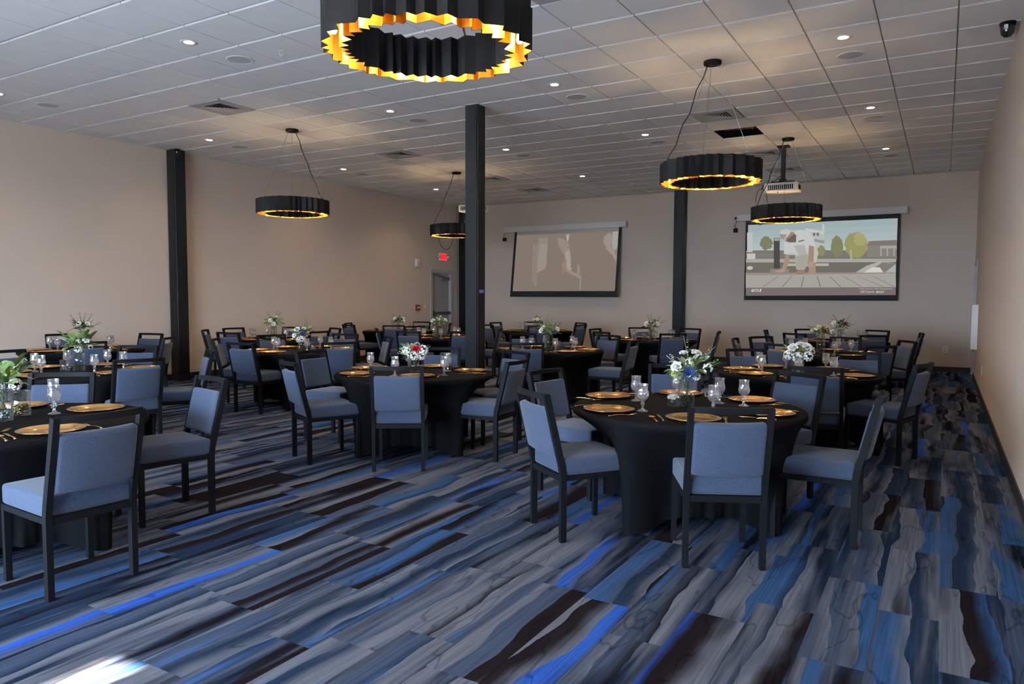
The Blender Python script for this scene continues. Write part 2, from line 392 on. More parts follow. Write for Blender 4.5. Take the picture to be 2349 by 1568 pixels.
mb.obj('ceiling_tiles', M_tile, ce)['kind'] = 'stuff'
# roof deck above, and the dark plenum seen through the missing tile
struct('trim_1', MB().box(XL-T, XR+T, YF-T, YB+T, CEIL+0.9, CEIL+1.0), M_dark)
ox0, oy0 = OX+OPEN[0]*GX, OY+OPEN[1]*GY
pm = MB()
for bx in ((ox0-.02, ox0, oy0, oy0+GY), (ox0+GX, ox0+GX+.02, oy0, oy0+GY), (ox0, ox0+GX, oy0-.02, oy0), (ox0, ox0+GX, oy0+GY, oy0+GY+.02)):
    pm.box(*bx, CEIL+0.012, CEIL+0.5)
pm.box(ox0, ox0+GX, oy0, oy0+GY, CEIL+.5, CEIL+.52)
pm.obj('plenum_opening', M_dark, ce)
dm = MB()
for k in range(9):
    xx = ox0+0.05+k*0.06
    dm.tube([(xx, oy0+0.12, CEIL+0.15+0.01*(k % 2)), (xx+0.05, oy0+0.45, CEIL+0.16)], 0.085, 8)
dm.obj('foil_duct', mat('foil', (0.10, 0.10, 0.10, 1), 0.25, metal=1, bump=(30, 1.0, 0.02)), ce)
for (x_, y_) in ((ox0+0.40, oy0+0.1), (ox0+0.52, oy0+0.3)):
    MB().tube([(x_, y_, CEIL+0.03), (x_, y_, CEIL+0.5)], 0.006, 6).obj('hanger_wire', M_metal, ce)

# ---- air vents
def vent(i, j, label):
    x0, y0 = OX+i*GX, OY+j*GY; cx, cy = x0+GX/2, y0+GY/2
    t = thing('air_vent', label, 'air vent', (cx, cy, CEIL))
    h_ = GX/2-0.012; q = 0.185
    fr = MB()
    for (a, b_, c, d) in ((-h_, h_, q, h_), (-h_, h_, -h_, -q), (-h_, -q, -q, q), (q, h_, -q, q)): fr.box(a, b_, c, d, -0.004, 0.010)
    fr.obj('frame', M_vent, t)
    MB().box(-q, q, -q, q, 0.006, 0.0115).obj('backing', M_dark, t)
    for k in range(5):
        r = q - k*0.034; r2 = r-0.024
        v = [(-r, -r, -0.006), (r, -r, -0.006), (r, r, -0.006), (-r, r, -0.006), (-r2, -r2, 0.004), (r2, -r2, 0.004), (r2, r2, 0.004), (-r2, r2, 0.004)]
        v += [(a, b_, c+0.0015) for a, b_, c in v]
        f = []
        for e in range(4):
            g = (e+1) % 4; f += [(e, g, 4+g, 4+e), (8+g, 8+e, 12+e, 12+g), (e, 8+e, 8+g, g), (4+e, 4+g, 12+g, 12+e)]
        MB().add(v, f).obj('louver', M_vent, t)
vl = ['square ceiling air vent nearest the wall column of the long wall', 'square ceiling vent beyond the hanging ring by the long wall', 'square ceiling vent right beside the missing ceiling tile',
      'square ceiling vent just behind the pendant canopy by the projector', 'square ceiling vent seen beside the freestanding column top', 'farthest square ceiling vent above the dim screen',
      'farthest square ceiling vent above the bright screen', 'square ceiling vent over the large foreground ring pendant']
for (i, j), l in zip(VENTS, vl): vent(i, j, l)

# ---- downlights, speakers, sprinklers
D_ring = MB().lathe([(0.046, -0.001), (0.060, -0.0035), (0.078, -0.005), (0.083, 0.0005), (0.046, 0.0005)], 24).data('trim_ring', M_white, True)
D_lens = MB().disc(0.047, -0.0015, 24, up=False).data('lens', M_lens)
def downlight(px, py, label, group=None):
    p = at_z(px, py, CEIL); t = thing('downlight', label, 'downlight', (p.x, p.y, CEIL-0.0005), 0, group)
    obj('trim_ring', D_ring, t); obj('lens', D_lens, t)
    L = bpy.data.lights.new('downlight_beam', 'SPOT'); L.energy = SPOT_W*(0.12 if p.x > -1.6 else 0.5 if p.x < -8 else 1.0); L.color = (1.0, 0.74, 0.50); L.spot_size = 2.5; L.spot_blend = 1.0; L.shadow_soft_size = 0.05
    lo = bpy.data.objects.new('downlight_beam', L); col.objects.link(lo); lo.location = (0, 0, -0.02); lo.parent = t
DL = [(433, 97), (480, 321), (895, 255), (788, 388), (1000, 434), (1161, 343), (1272, 194), (1336, 404), (1480, 309), (1934, 86), (1997, 247), (2032, 341), (-4, 215)]
dll = ['lit round downlight one tile before the nearest ceiling speaker', 'lit downlight right above the wall column of the long wall', 'lit downlight next to a speaker ahead of the freestanding column',
       'lit downlight above the ring pendant by the long wall', 'lit downlight beside the ring pendant behind the freestanding column', 'lit downlight just past the freestanding column',
       'lit downlight nearest the large foreground ring pendant', 'farthest lit downlight above the dim screen', 'lit downlight in line before the missing ceiling tile', 'lit downlight nearest the black dome camera',
       'middle lit downlight of the row along the bare wall', 'farthest lit downlight of the row along the bare wall', 'lit downlight at the long wall end nearest the windows']
for (p, l) in zip(DL, dll): downlight(*p, l)
S_ring = MB().lathe([(0.118, -0.001), (0.124, -0.007), (0.135, -0.006), (0.140, 0.0)], 32).data('trim_ring', M_white, True)
S_gr = MB().lathe([(0.0001, -0.003), (0.118, -0.003)], 32).data('grille', mat('speaker_grille', (0.52, 0.52, 0.52, 1), 0.8, bump=(400, 0.6, 0.003)))
SPK = [(551, 137), (110, 241), (549, 337), (960, 276), (1201, 356), (1324, 222), (1510, 326), (1952, 127), (2006, 269), (830, 399), (1036, 447), (1362, 415), (990, 34), (2045, 356)]
spl = ['round ceiling speaker nearest the brightest downlight of the long-wall side', 'round ceiling speaker closest to the long wall', 'round ceiling speaker beside the wall column downlight', 'round ceiling speaker ahead of the freestanding column',
       'round ceiling speaker just past the freestanding column', 'round ceiling speaker beside the downlight by the foreground ring', 'round ceiling speaker in line before the missing tile', 'large round ceiling speaker nearest the black dome camera',
       'middle round speaker along the bare wall', 'round speaker above the ring pendant by the long wall', 'round speaker beside the pendant behind the freestanding column', 'farthest round speaker above the dim screen',
       'round ceiling speaker seen through the foreground ring pendant', 'farthest round speaker along the bare wall']
for p, l in zip(SPK, spl):
    q = at_z(*p, CEIL); t = thing('ceiling_speaker', l, 'speaker', (q.x, q.y, CEIL)); obj('trim_ring', S_ring, t); obj('grille', S_gr, t)
P_esc = MB().lathe([(0.0001, -0.006), (0.026, -0.005), (0.034, 0.0)], 16).data('escutcheon', M_white, True)
P_arm = MB().tube([(0.018, 0, -0.005), (0.021, 0, -0.03), (0.004, 0, -0.055)], 0.0045, 6).tube([(-0.018, 0, -0.005), (-0.021, 0, -0.03), (-0.004, 0, -0.055)], 0.0045, 6).data('frame_arms', M_white, True)
P_def = MB().cyl(0.014, -0.060, -0.056, 12).data('deflector', M_white)
SPR = [(646, 117), (51, 253), (735, 394), (1236, 336), (1770, 276), (1875, 383), (1117, 446), (1450, 418)]
sprl = ['small sprinkler head nearest the foreground ring pendant', 'small sprinkler head nearest the long wall', 'small sprinkler head beside the ring pendant by long wall', 'small sprinkler head past the freestanding column', 'small sprinkler head beside the missing ceiling tile',
        'small sprinkler head past the hanging white projector', 'farthest small sprinkler head behind the freestanding column', 'farthest small sprinkler head above the dim screen']
for p, l in zip(SPR, sprl):
    q = at_z(*p, CEIL); t = thing('sprinkler_head', l, 'sprinkler', (q.x, q.y, CEIL), 0.5); obj('escutcheon', P_esc, t); obj('frame_arms', P_arm, t); obj('deflector', P_def, t)

# ---- steel columns
def column(cx, cy, s, label, plate=True):
    t = thing('steel_column', label, 'column', (cx, cy, 0))
    bm = bmesh.new(); bmesh.ops.create_cube(bm, size=1); bmesh.ops.scale(bm, vec=(s, s, CEIL), verts=bm.verts); bmesh.ops.translate(bm, vec=(0, 0, CEIL/2), verts=bm.verts)
    es = [e for e in bm.edges if abs(e.verts[0].co.z-e.verts[1].co.z) > 1]
    bmesh.ops.bevel(bm, geom=es, offset=0.016, segments=3, affect='EDGES')
    me = bpy.data.meshes.new('shaft'); bm.to_mesh(me); bm.free(); me.materials.append(M_col); obj('shaft', me, t)
    if plate: MB().box(-s/2-0.02, s/2+0.02, -s/2-0.02, s/2+0.02, CEIL-0.006, CEIL-0.001).obj('ceiling_collar', M_white, t)
    MB().box(-s/2-0.01, s/2+0.01, -s/2-0.01, s/2+0.01, 0.001, 0.10).obj('base_trim', M_base, t)
    return t
COLX, COLY, CS = -5.365, 8.15, 0.20
cc = column(COLX, COLY, CS, 'freestanding black square steel column among the tables')
column(XL+0.125, 8.05, 0.22, 'black steel column against the long wall', False)
column(-5.37, YB-0.135, 0.24, 'black steel column between the two projector screens', False)
column(XL+0.16, YB-0.19, 0.24, 'black steel column in the corner beside the exit door', False)
p = at_x(1100.5, 668, COLX+CS/2+0.002)
tag(MB().box(0, 0.0015, -0.055, 0.055, -0.022, 0.022).obj('tape_strip', mat('blue_tape', (0.10, 0.20, 0.50, 1), 0.7), loc=(COLX+CS/2+0.0005, COLY, p.z)), 'strip of blue painter tape stuck on the freestanding column', 'tape')

# ---- doors
d1 = struct('door_1', MB().box(XL-0.10, XL-0.055, DY0+0.03, DY1-0.03, 0.01, DZ-0.03), M_door)
fr = MB().box(XL-0.12, XL+0.02, DY0-0.055, DY0+0.03, 0, DZ+0.055).box(XL-0.12, XL+0.02, DY1-0.03, DY1+0.055, 0, DZ+0.055).box(XL-0.12, XL+0.02, DY0+0.03, DY1-0.03, DZ-0.03, DZ+0.055)
fr.obj('door_frame', mat('door_frame_paint', (0.44, 0.41, 0.38, 1), 0.5), d1)
MB().box(XL-0.055, XL+0.02, DY0+0.06, DY1-0.05, 1.00, 1.07).box(XL-0.055, XL-0.03, DY0+0.06, DY0+0.16, 0.96, 1.11).obj('push_bar', mat('dark_grey_metal', (0.06, 0.055, 0.05, 1), 0.45), d1)
MB().box(XL-0.055, XL+0.01, DY1-0.42, DY1-0.08, 1.90, 1.99).obj('door_closer', mat('closer_metal', (0.14, 0.13, 0.12, 1), 0.45), d1)
MB().bar([(XL-0.02, DY1-0.30, 2.0), (XL-0.01, DY1-0.62, 2.06)], 0.03, 0.02, Vector((0, 0, 1))).obj('closer_arm', MATS['closer_metal'], d1)
for z in (0.3, 1.05, 1.85): MB().cyl(0.010, z-0.05, z+0.05, 8, (XL-0.048, DY1-0.032)).obj('hinge', M_metal, d1)
d2 = struct('door_2', MB().box(XR+0.03, XR+0.075, RY0+0.03, RY1-0.03, 0.01, 2.10), M_door)
MB().box(XR-0.015, XR+0.12, RY0-0.05, RY0+0.03, 0, 2.18).box(XR-0.015, XR+0.12, RY1-0.03, RY1+0.05, 0, 2.18).box(XR-0.015, XR+0.12, RY0+0.03, RY1-0.03, 2.10, 2.18).obj('door_frame', MATS['door_frame_paint'], d2)
MB().tube([(XR+0.03, RY0+0.13, 0.95), (XR-0.035, RY0+0.13, 0.95), (XR-0.035, RY0+0.25, 0.95)], 0.011, 8).obj('lever_handle', M_metal, d2)
MB().box(XR+0.02, XR+0.03, RY0+0.09, RY0+0.17, 0.82, 1.13).obj('lock_plate', M_metal, d2)
for z in (0.28, 1.9): MB().cyl(0.012, z-0.06, z+0.06, 8, (XR+0.02, RY1-0.035)).obj('hinge', M_metal, d2)
# white cabinet on the bare wall
cb = thing('wall_cabinet', 'white box cabinet mounted on the bare wall by the far door', 'cabinet', (XR, 14.98, 0))
MB().box(-0.085, 0, -0.26, 0.26, 0.60, 1.36).obj('body', M_white, cb)
MB().box(-0.093, -0.085, -0.25, 0.25, 0.61, 1.35).obj('door', M_white, cb)
MB().tube([(-0.05, -0.15, 0.60), (-0.05, -0.15, 0.55)], 0.012, 8).obj('conduit', M_metal, cb)

# ---- wall devices
def plate(name, label, cat, loc, axis, w, h_, d, m):
    t = thing(name, label, cat, loc)
    if axis == 'x+': MB().box(0, d, -w/2, w/2, -h_/2, h_/2).obj('plate', m, t)
    if axis == 'x-': MB().box(-d, 0, -w/2, w/2, -h_/2, h_/2).obj('plate', m, t)
    if axis == 'y-': MB().box(-w/2, w/2, -d, 0, -h_/2, h_/2).obj('plate', m, t)
    return t
t = plate('fire_alarm_pull', 'small red fire alarm pull station on wall by exit door', 'fire alarm', (XL, 14.88, 1.19), 'x+', 0.12, 0.15, 0.05, M_red)
MB().box(0.05, 0.062, -0.045, 0.045, -0.01, 0.02).obj('pull_handle', M_white, t)
t = plate('light_switch', 'pale light switch plate between fire alarm and exit door', 'light switch', (XL, 15.22, 1.21), 'x+', 0.075, 0.12, 0.006, M_wall)
MB().box(0.006, 0.012, -0.016, 0.016, -0.033, 0.033).obj('rocker', M_white, t)
t = plate('alarm_strobe', 'white fire strobe on the wall above the red pull station', 'strobe', (XL, 14.88, 2.33), 'x+', 0.13, 0.19, 0.05, M_white)
MB().box(0.05, 0.068, -0.03, 0.03, -0.07, 0.01).obj('strobe_lens', M_glass, t)
p = at_y(2168, 801, YB)
t = plate('wall_outlet', 'white wall outlet low on the screen wall', 'outlet', (p.x, YB, p.z), 'y-', 0.085, 0.125, 0.006, M_white)
for dz in (-0.026, 0.026): MB().box(-0.017, 0.017, -0.009, -0.006, dz-0.015, dz+0.015).obj('socket', MATS['door_frame_paint'], t)
p = at_x(2252, 850, XR)
t = plate('wall_outlet', 'white outlet low on the bare wall', 'outlet', (XR, p.y, p.z), 'x-', 0.085, 0.125, 0.006, M_white)
for dz in (-0.026, 0.026): MB().box(-0.009, -0.006, -0.017, 0.017, dz-0.015, dz+0.015).obj('socket', MATS['door_frame_paint'], t)

def text_mesh(body, size, m, name, ext=0.0005):
    c = bpy.data.curves.new(name, 'FONT'); c.body = body; c.size = size; c.extrude = ext; c.align_x = 'CENTER'; c.align_y = 'CENTER'
    to = bpy.data.objects.new(name, c); col.objects.link(to)
    dg = bpy.context.evaluated_depsgraph_get(); dg.update()
    me = bpy.data.meshes.new_from_object(to.evaluated_get(dg)); me.materials.clear(); me.materials.append(m)
    bpy.data.objects.remove(to); bpy.data.curves.remove(c); return me
# exit sign on the long wall above the door
ex = thing('exit_sign', 'lit red exit sign above the door on the long wall', 'exit sign', (XL, 16.0, 2.53))
MB().box(0, 0.03, -0.165, 0.165, -0.10, 0.10).obj('housing', M_white, ex)
MB().box(0.03, 0.034, -0.15, 0.15, -0.088, 0.088).obj('face', emis('exit_red', (1.0, 0.035, 0.05, 1), 1.3), ex)
obj('lettering', text_mesh('EXIT', 0.15, emis('exit_letter', (0.30, 0.0, 0.01, 1), 0.6), 'lettering'), ex, (0.0352, 0, 0), (PI/2, 0, PI/2))
for s_ in (-1, 1):
    MB().lathe([(0.0001, -0.03), (0.035, -0.02), (0.04, 0.02), (0.0001, 0.03)], 12, Matrix.Translation((0.035, s_*0.21, 0.0)) @ Matrix.Rotation(PI/2, 4, 'Y')).obj('lamp_head', M_white, ex, True)
    MB().bar([(0.015, s_*0.165, 0), (0.02, s_*0.21, 0)], 0.02, 0.02).obj('lamp_arm', M_white, ex)

# ---- dome cameras
p = at_z(2312, 52, CEIL)
dc = thing('dome_camera', 'black dome camera on the ceiling by the bare wall', 'camera', (p.x, p.y, CEIL))
MB().lathe([(0.0001, -0.03), (0.062, -0.03), (0.066, 0.0), (0.0001, 0.0)], 20).obj('mount', M_black, dc, True)
MB().lathe([(0.056, -0.03), (0.058, -0.06), (0.050, -0.10), (0.028, -0.125), (0.0001, -0.13)], 20).obj('eyeball', mat('gloss_black', (0.01, 0.01, 0.012, 1), 0.15), dc, True)
MB().box(-0.03, 0.0, -0.064, -0.055, -0.07, -0.03).obj('label_plate', M_white, dc)
dc = thing('dome_camera', 'small black camera on top of the wall column', 'camera', (XL+0.27, 7.98, CEIL-0.005))
MB().lathe([(0.0001, -0.02), (0.05, -0.02), (0.052, 0.0), (0.0001, 0.0)], 16).obj('mount', M_black, dc, True)
MB().lathe([(0.045, -0.02), (0.046, -0.06), (0.03, -0.09), (0.0001, -0.10)], 16).obj('eyeball', MATS['gloss_black'], dc, True)
MB().lathe([(0.0001, -0.105), (0.012, -0.102), (0.014, -0.095)], 12).obj('lens', M_metal, dc, True)

# ---- projectors
def projector(loc, drop, label):
    t = thing('projector', label, 'projector', loc)
    zb = -drop
    me = cushion('body', 0.53, 0.36, 0.15, 0.03, mat('projector_white', (0.66, 0.61, 0.58, 1), 0.5), 1, 1, 1); b_ = obj('body', me, t, (0, 0, zb))
    for k in range(13):
        MB().box(-0.20+k*0.031, -0.182+k*0.031, -0.184, -0.1805, zb-0.045, zb+0.035).obj('vent_slot', M_dark, t)
    for k in range(5): MB().box(0.2652, 0.268, -0.12+k*0.04, -0.10+k*0.04, zb-0.04, zb+0.035).obj('vent_slot', M_dark, t)
    MB().box(-0.19, 0.19, -0.13, 0.13, zb+0.078, zb+0.095).box(-0.05, 0.05, -0.05, 0.05, zb+0.095, zb+0.15).obj('mount_plate', M_black, t)
    for sx in (-1, 1):
        for sy in (-1, 1): MB().bar([(sx*0.03, sy*0.03, zb+0.10), (sx*0.2, sy*0.14, zb+0.085)], 0.025, 0.008).obj('mount_arm', M_black, t)
    MB().box(-0.032, 0.032, -0.032, 0.032, zb+0.15, -0.02).obj('pole', M_black, t)
    MB().box(-0.09, 0.09, -0.09, 0.09, -0.02, 0.0).obj('ceiling_plate', M_black, t)
    MB().lathe([(0.0001, 0.06), (0.04, 0.055), (0.045, 0.0)], 16, Matrix.Translation((0.12, 0.18, zb)) @ Matrix.Rotation(-PI/2, 4, 'X')).obj('lens', MATS['gloss_black'], t, True)
    MB().tube([(-0.262, 0.0, zb+0.02), (-0.32, -0.02, zb+0.05), (-0.34, 0.0, zb-0.02), (-0.30, 0.02, zb+0.09), (-0.12, 0.0, zb+0.13), (-0.04, 0, zb+0.20)], 0.006, 6).obj('cable', M_black, t, True)
    MB().cyl(0.012, zb-0.086, zb-0.07, 8, (-0.05, -0.14)).obj('foot', M_black, t)
pj1 = at_z(1798, 335, CEIL)
projector((pj1.x, pj1.y, CEIL), CEIL-EYE-1.81, 'white projector on black ceiling pole before the bright screen')
projector((-8.50, 12.85, CEIL), CEIL-EYE-1.84, 'white projector partly hidden behind the freestanding column')

# ---- projection screens
M_scr = mat('screen_case', (0.78, 0.74, 0.70, 1), 0.5)
M_border = mat('screen_border', (0.008, 0.008, 0.009, 1), 0.7)
def screen(name, label, x0, x1, z0, z1, h0, h1, yb, m_sheet):
    t = thing(name, label, 'projector screen', ((x0+x1)/2, YB, 0)); cx = (x0+x1)/2
    MB().box(h0-cx, h1-cx, -0.14, -0.02, 3.185, 3.32).box(h0-cx, h1-cx, -0.15, -0.14, 3.185, 3.20).obj('case', M_scr, t)
    for s_ in (h0-cx, h1-cx): MB().box(s_-0.012, s_+0.012, -0.15, -0.01, 3.175, 3.33).obj('end_cap', M_scr, t)
    w = (x1-x0)/2; dy = yb
    def P(u, v, off=0.0):       # u -1..1, v 0..1 bottom to top
        return Vector((u*w, -0.075+(1-v)*dy-off, z0+v*(z1-z0)))
    def quad(u0, u1, v0, v1, off=0.0): return [P(u0, v0, off), P(u1, v0, off), P(u1, v1, off), P(u0, v1, off)]
    mb = MB(); q = quad(-1, 1, 0, 1, 0); q2 = quad(-1, 1, 0, 1, -0.004); mb.add(q+q2, [(0, 1, 2, 3), (7, 6, 5, 4), (0, 4, 5, 1), (1, 5, 6, 2), (2, 6, 7, 3), (3, 7, 4, 0)]); mb.obj('sheet', m_sheet, t)
    MB().tube([P(-1, 0, 0.004), P(1, 0, 0.004)], 0.014, 8).obj('weight_bar', M_border, t)
    return t, P
t1, P1 = screen('projection_screen', 'dim screen with faint ghostly picture between two columns', -9.88, -6.855, 1.49, 3.19, -10.17, -6.73, -0.24, mat('screen_sheet', (0.62, 0.56, 0.51, 1), 0.8))
t2, P2 = screen('projection_screen', 'bright screen showing a man bending on a dock', -3.885, -0.81, 1.433, 3.19, -4.05, -0.70, -0.02, MATS['screen_sheet'])
def flat(t, P, name, pts, m, off):
    v = [P(a, b_, off) for a, b_ in pts]
    return obj(name, data(name, v, [tuple(range(len(v)))], m), t)
for t, P, wb, top in ((t1, P1, 0.045, 0.0), (t2, P2, 0.035, 0.055)):
    bw = wb*1.75
    for nm, (u0, u1, v0, v1) in (('border', (-1, -1+wb, 0, 1)), ('border', (1-wb, 1, 0, 1)), ('border', (-1+wb, 1-wb, 0, bw))) + ((('border', (-1+wb, 1-wb, 1-top, 1)),) if top else ()):
        flat(t, P, nm, [(u0, v0), (u1, v0), (u1, v1), (u0, v1)], M_border, 0.003)
# picture on the bright screen: coordinates read off the photograph, turned into sheet coordinates
def uv2(x, y):
    a = (x-200)/1230.0
    for _ in range(4):
        yt, yb_ = 825-60*a, 1430+7*a; k = (y-yt)/(yb_-yt); a = (x-(200-17*k))/(1230-11*k)
    return (-1+0.035+a*(2-0.07), 1-0.055-k*(1-0.055-0.061))
PICN = [0]
def pic(name, pts, rgb, raw=False, k=1.0):
    PICN[0] += 1; rgb = tuple(int(0.80*a+0.20*b_) for a, b_ in zip(rgb, (150, 146, 140))); c = srgb(*rgb); key = 'pic_%d_%d_%d_%.2f' % (*rgb, k)
    return flat(t2, P2, name, pts if raw else [uv2(*p) for p in pts], emis(key, c, k), 0.0032+0.0003*PICN[0])
def blob(cx, cy, rx, ry, n=26, j=0.12, s=1):
    r_ = random.Random(s); return [(cx+rx*math.cos(2*PI*i/n)*(1+r_.uniform(-j, j)), cy+ry*math.sin(2*PI*i/n)*(1+r_.uniform(-j, j))) for i in range(n)][::-1]
def R_(x0, y0, x1, y1): return [(x0, y1), (x1, y1), (x1, y0), (x0, y0)]
for k in range(6):
    v0, v1 = 0.945-0.47*(k+1)/6, 0.945-0.47*k/6
    pic('picture_sky', [(-0.965, v0), (0.965, v0), (0.965, v1), (-0.965, v1)], (158+7*k, 180+6*k, 186+4*k), True)
pic('picture_far_bank', R_(180, 1045, 1420, 1135), (112, 112, 104)); pic('picture_house', R_(190, 890, 240, 1060), (196, 203, 202))
pic('picture_tree', blob(360, 985, 58, 55, s=2, j=.2), (118, 122, 96)); pic('picture_house', R_(540, 870, 850, 1085), (190, 196, 194))
pic('picture_roof', [(700, 850), (860, 880), (850, 905), (700, 880)][::-1], (205, 210, 208)); pic('picture_roof', [(690, 930), (860, 960), (850, 985), (690, 950)][::-1], (150, 150, 146))
pic('picture_chimney', R_(838, 815, 856, 890), (205, 205, 200))
for x_ in (762, 792): pic('picture_window', R_(x_, 890, x_+18, 918), (95, 100, 100))
pic('picture_tree', blob(960, 1010, 50, 90, s=4, j=.15), (122, 128, 86)); pic('picture_tree', blob(1110, 1000, 88, 118, s=3, j=.12), (150, 152, 92)); pic('picture_tree', blob(1140, 950, 50, 60, s=5, j=.2), (170, 168, 105))
pic('picture_tree', blob(830, 1050, 35, 45, s=8, j=.2), (135, 135, 95)); pic('picture_trunk', R_(1063, 1040, 1073, 1120), (190, 185, 160))
pic('picture_house', R_(1195, 1000, 1415, 1105), (128, 124, 118)); pic('picture_roof', [(1190, 1005), (1210, 965), (1420, 955), (1420, 1005)], (122, 112, 104)); pic('picture_porch', R_(1295, 1005, 1412, 1030), (170, 168, 162))
for x_ in (1297, 1345, 1395): pic('picture_porch', R_(x_, 1030, x_+8, 1095), (180, 178, 172))
pic('picture_far_bank', R_(190, 1075, 420, 1135), (118, 116, 108)); pic('picture_house', R_(190, 1072, 264, 1120), (205, 205, 200))
pic('picture_seawall', R_(180, 1120, 1412, 1150), (172, 172, 158)); pic('picture_water', R_(180, 1150, 1412, 1250), (106, 100, 90)); pic('picture_boat', R_(530, 1158, 890, 1182), (185, 182, 174)); pic('picture_boat', blob(215, 1198, 28, 16), (205, 200, 190))
pic('picture_boat', [(1095, 1245), (1190, 1180), (1300, 1140), (1412, 1165), (1410, 1245)], (178, 178, 174)); pic('picture_boat', [(1200, 1240), (1310, 1150), (1412, 1165), (1330, 1240)], (120, 118, 112)); pic('picture_boat', [(1160, 1245), (1230, 1195), (1290, 1195), (1320, 1245)], (222, 220, 214))
pic('picture_dock', R_(178, 1240, 1410, 1372), (168, 164, 158)); pic('picture_dock', [(180, 1262), (1410, 1250), (1410, 1240), (180, 1240)], (150, 138, 128))
for (xa, xb) in ((500, 580), (662, 684), (822, 792), (985, 893), (1150, 1000), (1320, 1110), (1400, 1230), (330, 470)): pic('picture_dock_gap', [(xa-5, 1366), (xa+4, 1366), (xb+3, 1270), (xb-3, 1270)], (112, 108, 102))
pic('picture_mooring_post', R_(428, 935, 480, 1210), (62, 58, 56)); pic('picture_post_cap', R_(432, 938, 476, 962), (165, 162, 155)); pic('picture_plate', R_(395, 1205, 560, 1245), (140, 125, 115))
pic('picture_man_legs', [(620, 1255), (690, 1255), (690, 1180), (640, 1180)], (150, 120, 104)); pic('picture_man_legs', [(722, 1252), (785, 1252), (780, 1140), (730, 1140)], (168, 138, 118))
pic('picture_man_shorts', [(610, 1090), (620, 1212), (690, 1215), (725, 1150), (790, 1150), (806, 1060), (775, 1000), (640, 1060)], (198, 196, 186))
pic('picture_man_shorts', [(612, 1095), (622, 1210), (690, 1214), (720, 1150), (718, 1075)], (172, 166, 156))
pic('picture_man_shirt', [(515, 1078), (545, 1080), (580, 1062), (640, 1085), (730, 1078), (780, 1010), (770, 945), (720, 872), (640, 866), (585, 900), (610, 950), (560, 985), (518, 970)], (206, 210, 208))
pic('picture_man_shirt', [(600, 1000), (640, 1085), (715, 1080), (690, 1000)], (180, 180, 178))
pic('picture_man_arm', [(490, 1222), (520, 1232), (560, 1150), (560, 1080), (530, 1085), (515, 1150)], (164, 140, 122)); pic('picture_man_hand', [(420, 1235), (500, 1238), (525, 1225), (505, 1205)], (176, 152, 134))
pic('picture_man_arm', [(715, 1185), (765, 1180), (770, 1010), (728, 1000), (722, 1090)], (160, 134, 116)); pic('picture_man_hand', [(715, 1190), (760, 1195), (765, 1150), (730, 1140)], (178, 152, 132))
pic('picture_man_head', blob(575, 930, 45, 48, j=.04), (158, 128, 112)); pic('picture_man_beard', [(528, 962), (575, 975), (620, 975), (622, 910), (600, 905)], (96, 84, 76)); pic('picture_man_cap', [(478, 905), (495, 868), (545, 856), (580, 880), (560, 910), (520, 950), (490, 945)], (204, 206, 202)); pic('picture_man_cap', [(478, 905), (490, 945), (520, 950), (540, 905)], (150, 148, 144))
pic('picture_shirt_mark', [(640, 975), (690, 962), (688, 950), (640, 962)], (110, 112, 116))
pic('picture_caption_bar', R_(180, 1370, 1408, 1440), (112, 100, 100))
def ptxt(body, x, y, size, rgb):
    u, v = uv2(x, y); p = P2(u, v, 0.030)
    obj('picture_lettering', text_mesh(body, size, emis('txt_%d_%d_%d' % rgb, srgb(*rgb), 1.0), 'lettering'), t2, p, (PI/2, 0, 0))
ptxt('GOLF', 277, 1394, 0.085, (235, 235, 235)); ptxt("KPMG Women's PGA Championship", 1256, 1384, 0.041, (205, 190, 165)); ptxt('Round 1', 1175, 1398, 0.036, (190, 165, 140)); ptxt('THU 11AM ET', 1192, 1413, 0.043, (235, 235, 235)); ptxt('GOLF', 1294, 1413, 0.052, (235, 235, 235))
pic('picture_logo_mark', blob(238, 1396, 9, 10, 14, 0.0), (230, 230, 230)); pic('picture_logo_mark', blob(240, 1395, 5, 6, 14, 0.0), (112, 100, 100)); pic('picture_logo_mark', blob(1266, 1413, 6, 7, 14, 0.0), (230, 230, 230))
pic('picture_logo_mark', [(306, 1408), (313, 1408), (313, 1383), (306, 1383)], (235, 235, 235))
# faint picture on the dim screen
def uv1(x, y): return (max(-0.95, min(0.95, -1+2*(x-1095-(300-y)*0.04)/965.0)), max(0.085, 1-(y-300)/590.0))
g_ = [0]
def pic1(pts, rgb):
    g_[0] += 1; rgb = tuple(int(0.62*a+0.38*b_) for a, b_ in zip(rgb, (130, 117, 108))); flat(t1, P1, 'picture_glow', [uv1(*p) for p in pts], emis('dim_%d_%d_%d' % rgb, srgb(*rgb), 1.0), 0.0032+0.0003*g_[0])
pic1([(1060, 890), (2090, 890), (2090, 332), (1060, 332)], (130, 117, 108))
pic1(R_(1325, 365, 1412, 620), (152, 142, 133)); pic1([(1310, 690), (1400, 640), (1412, 420), (1340, 420)], (164, 156, 146)); pic1(R_(1278, 415, 1292, 760), (150, 140, 130)); pic1(R_(1298, 420, 1325, 800), (146, 136, 127))
pic1([(1515, 440), (1560, 520), (1600, 500), (1614, 430), (1560, 380), (1500, 370)], (158, 147, 136)); pic1([(1570, 500), (1615, 470), (1632, 560), (1630, 650), (1590, 655)][::-1], (176, 166, 152))
for k in range(5): pic1(blob(1600+5*k, 515+34*k, 20, 17, 12, 0.1, k), (188, 178, 164))
pic1([(1548, 600), (1562, 700), (1585, 660), (1590, 560)], (160, 134, 116)); pic1([(1578, 665), (1720, 740), (1726, 715), (1620, 655)], (160, 152, 142)); pic1([(1690, 600), (1715, 640), (1712, 720), (1690, 700)][::-1], (158, 150, 140)); pic1([(1715, 720), (1728, 720), (1724, 840), (1714, 830)][::-1], (160, 152, 143))
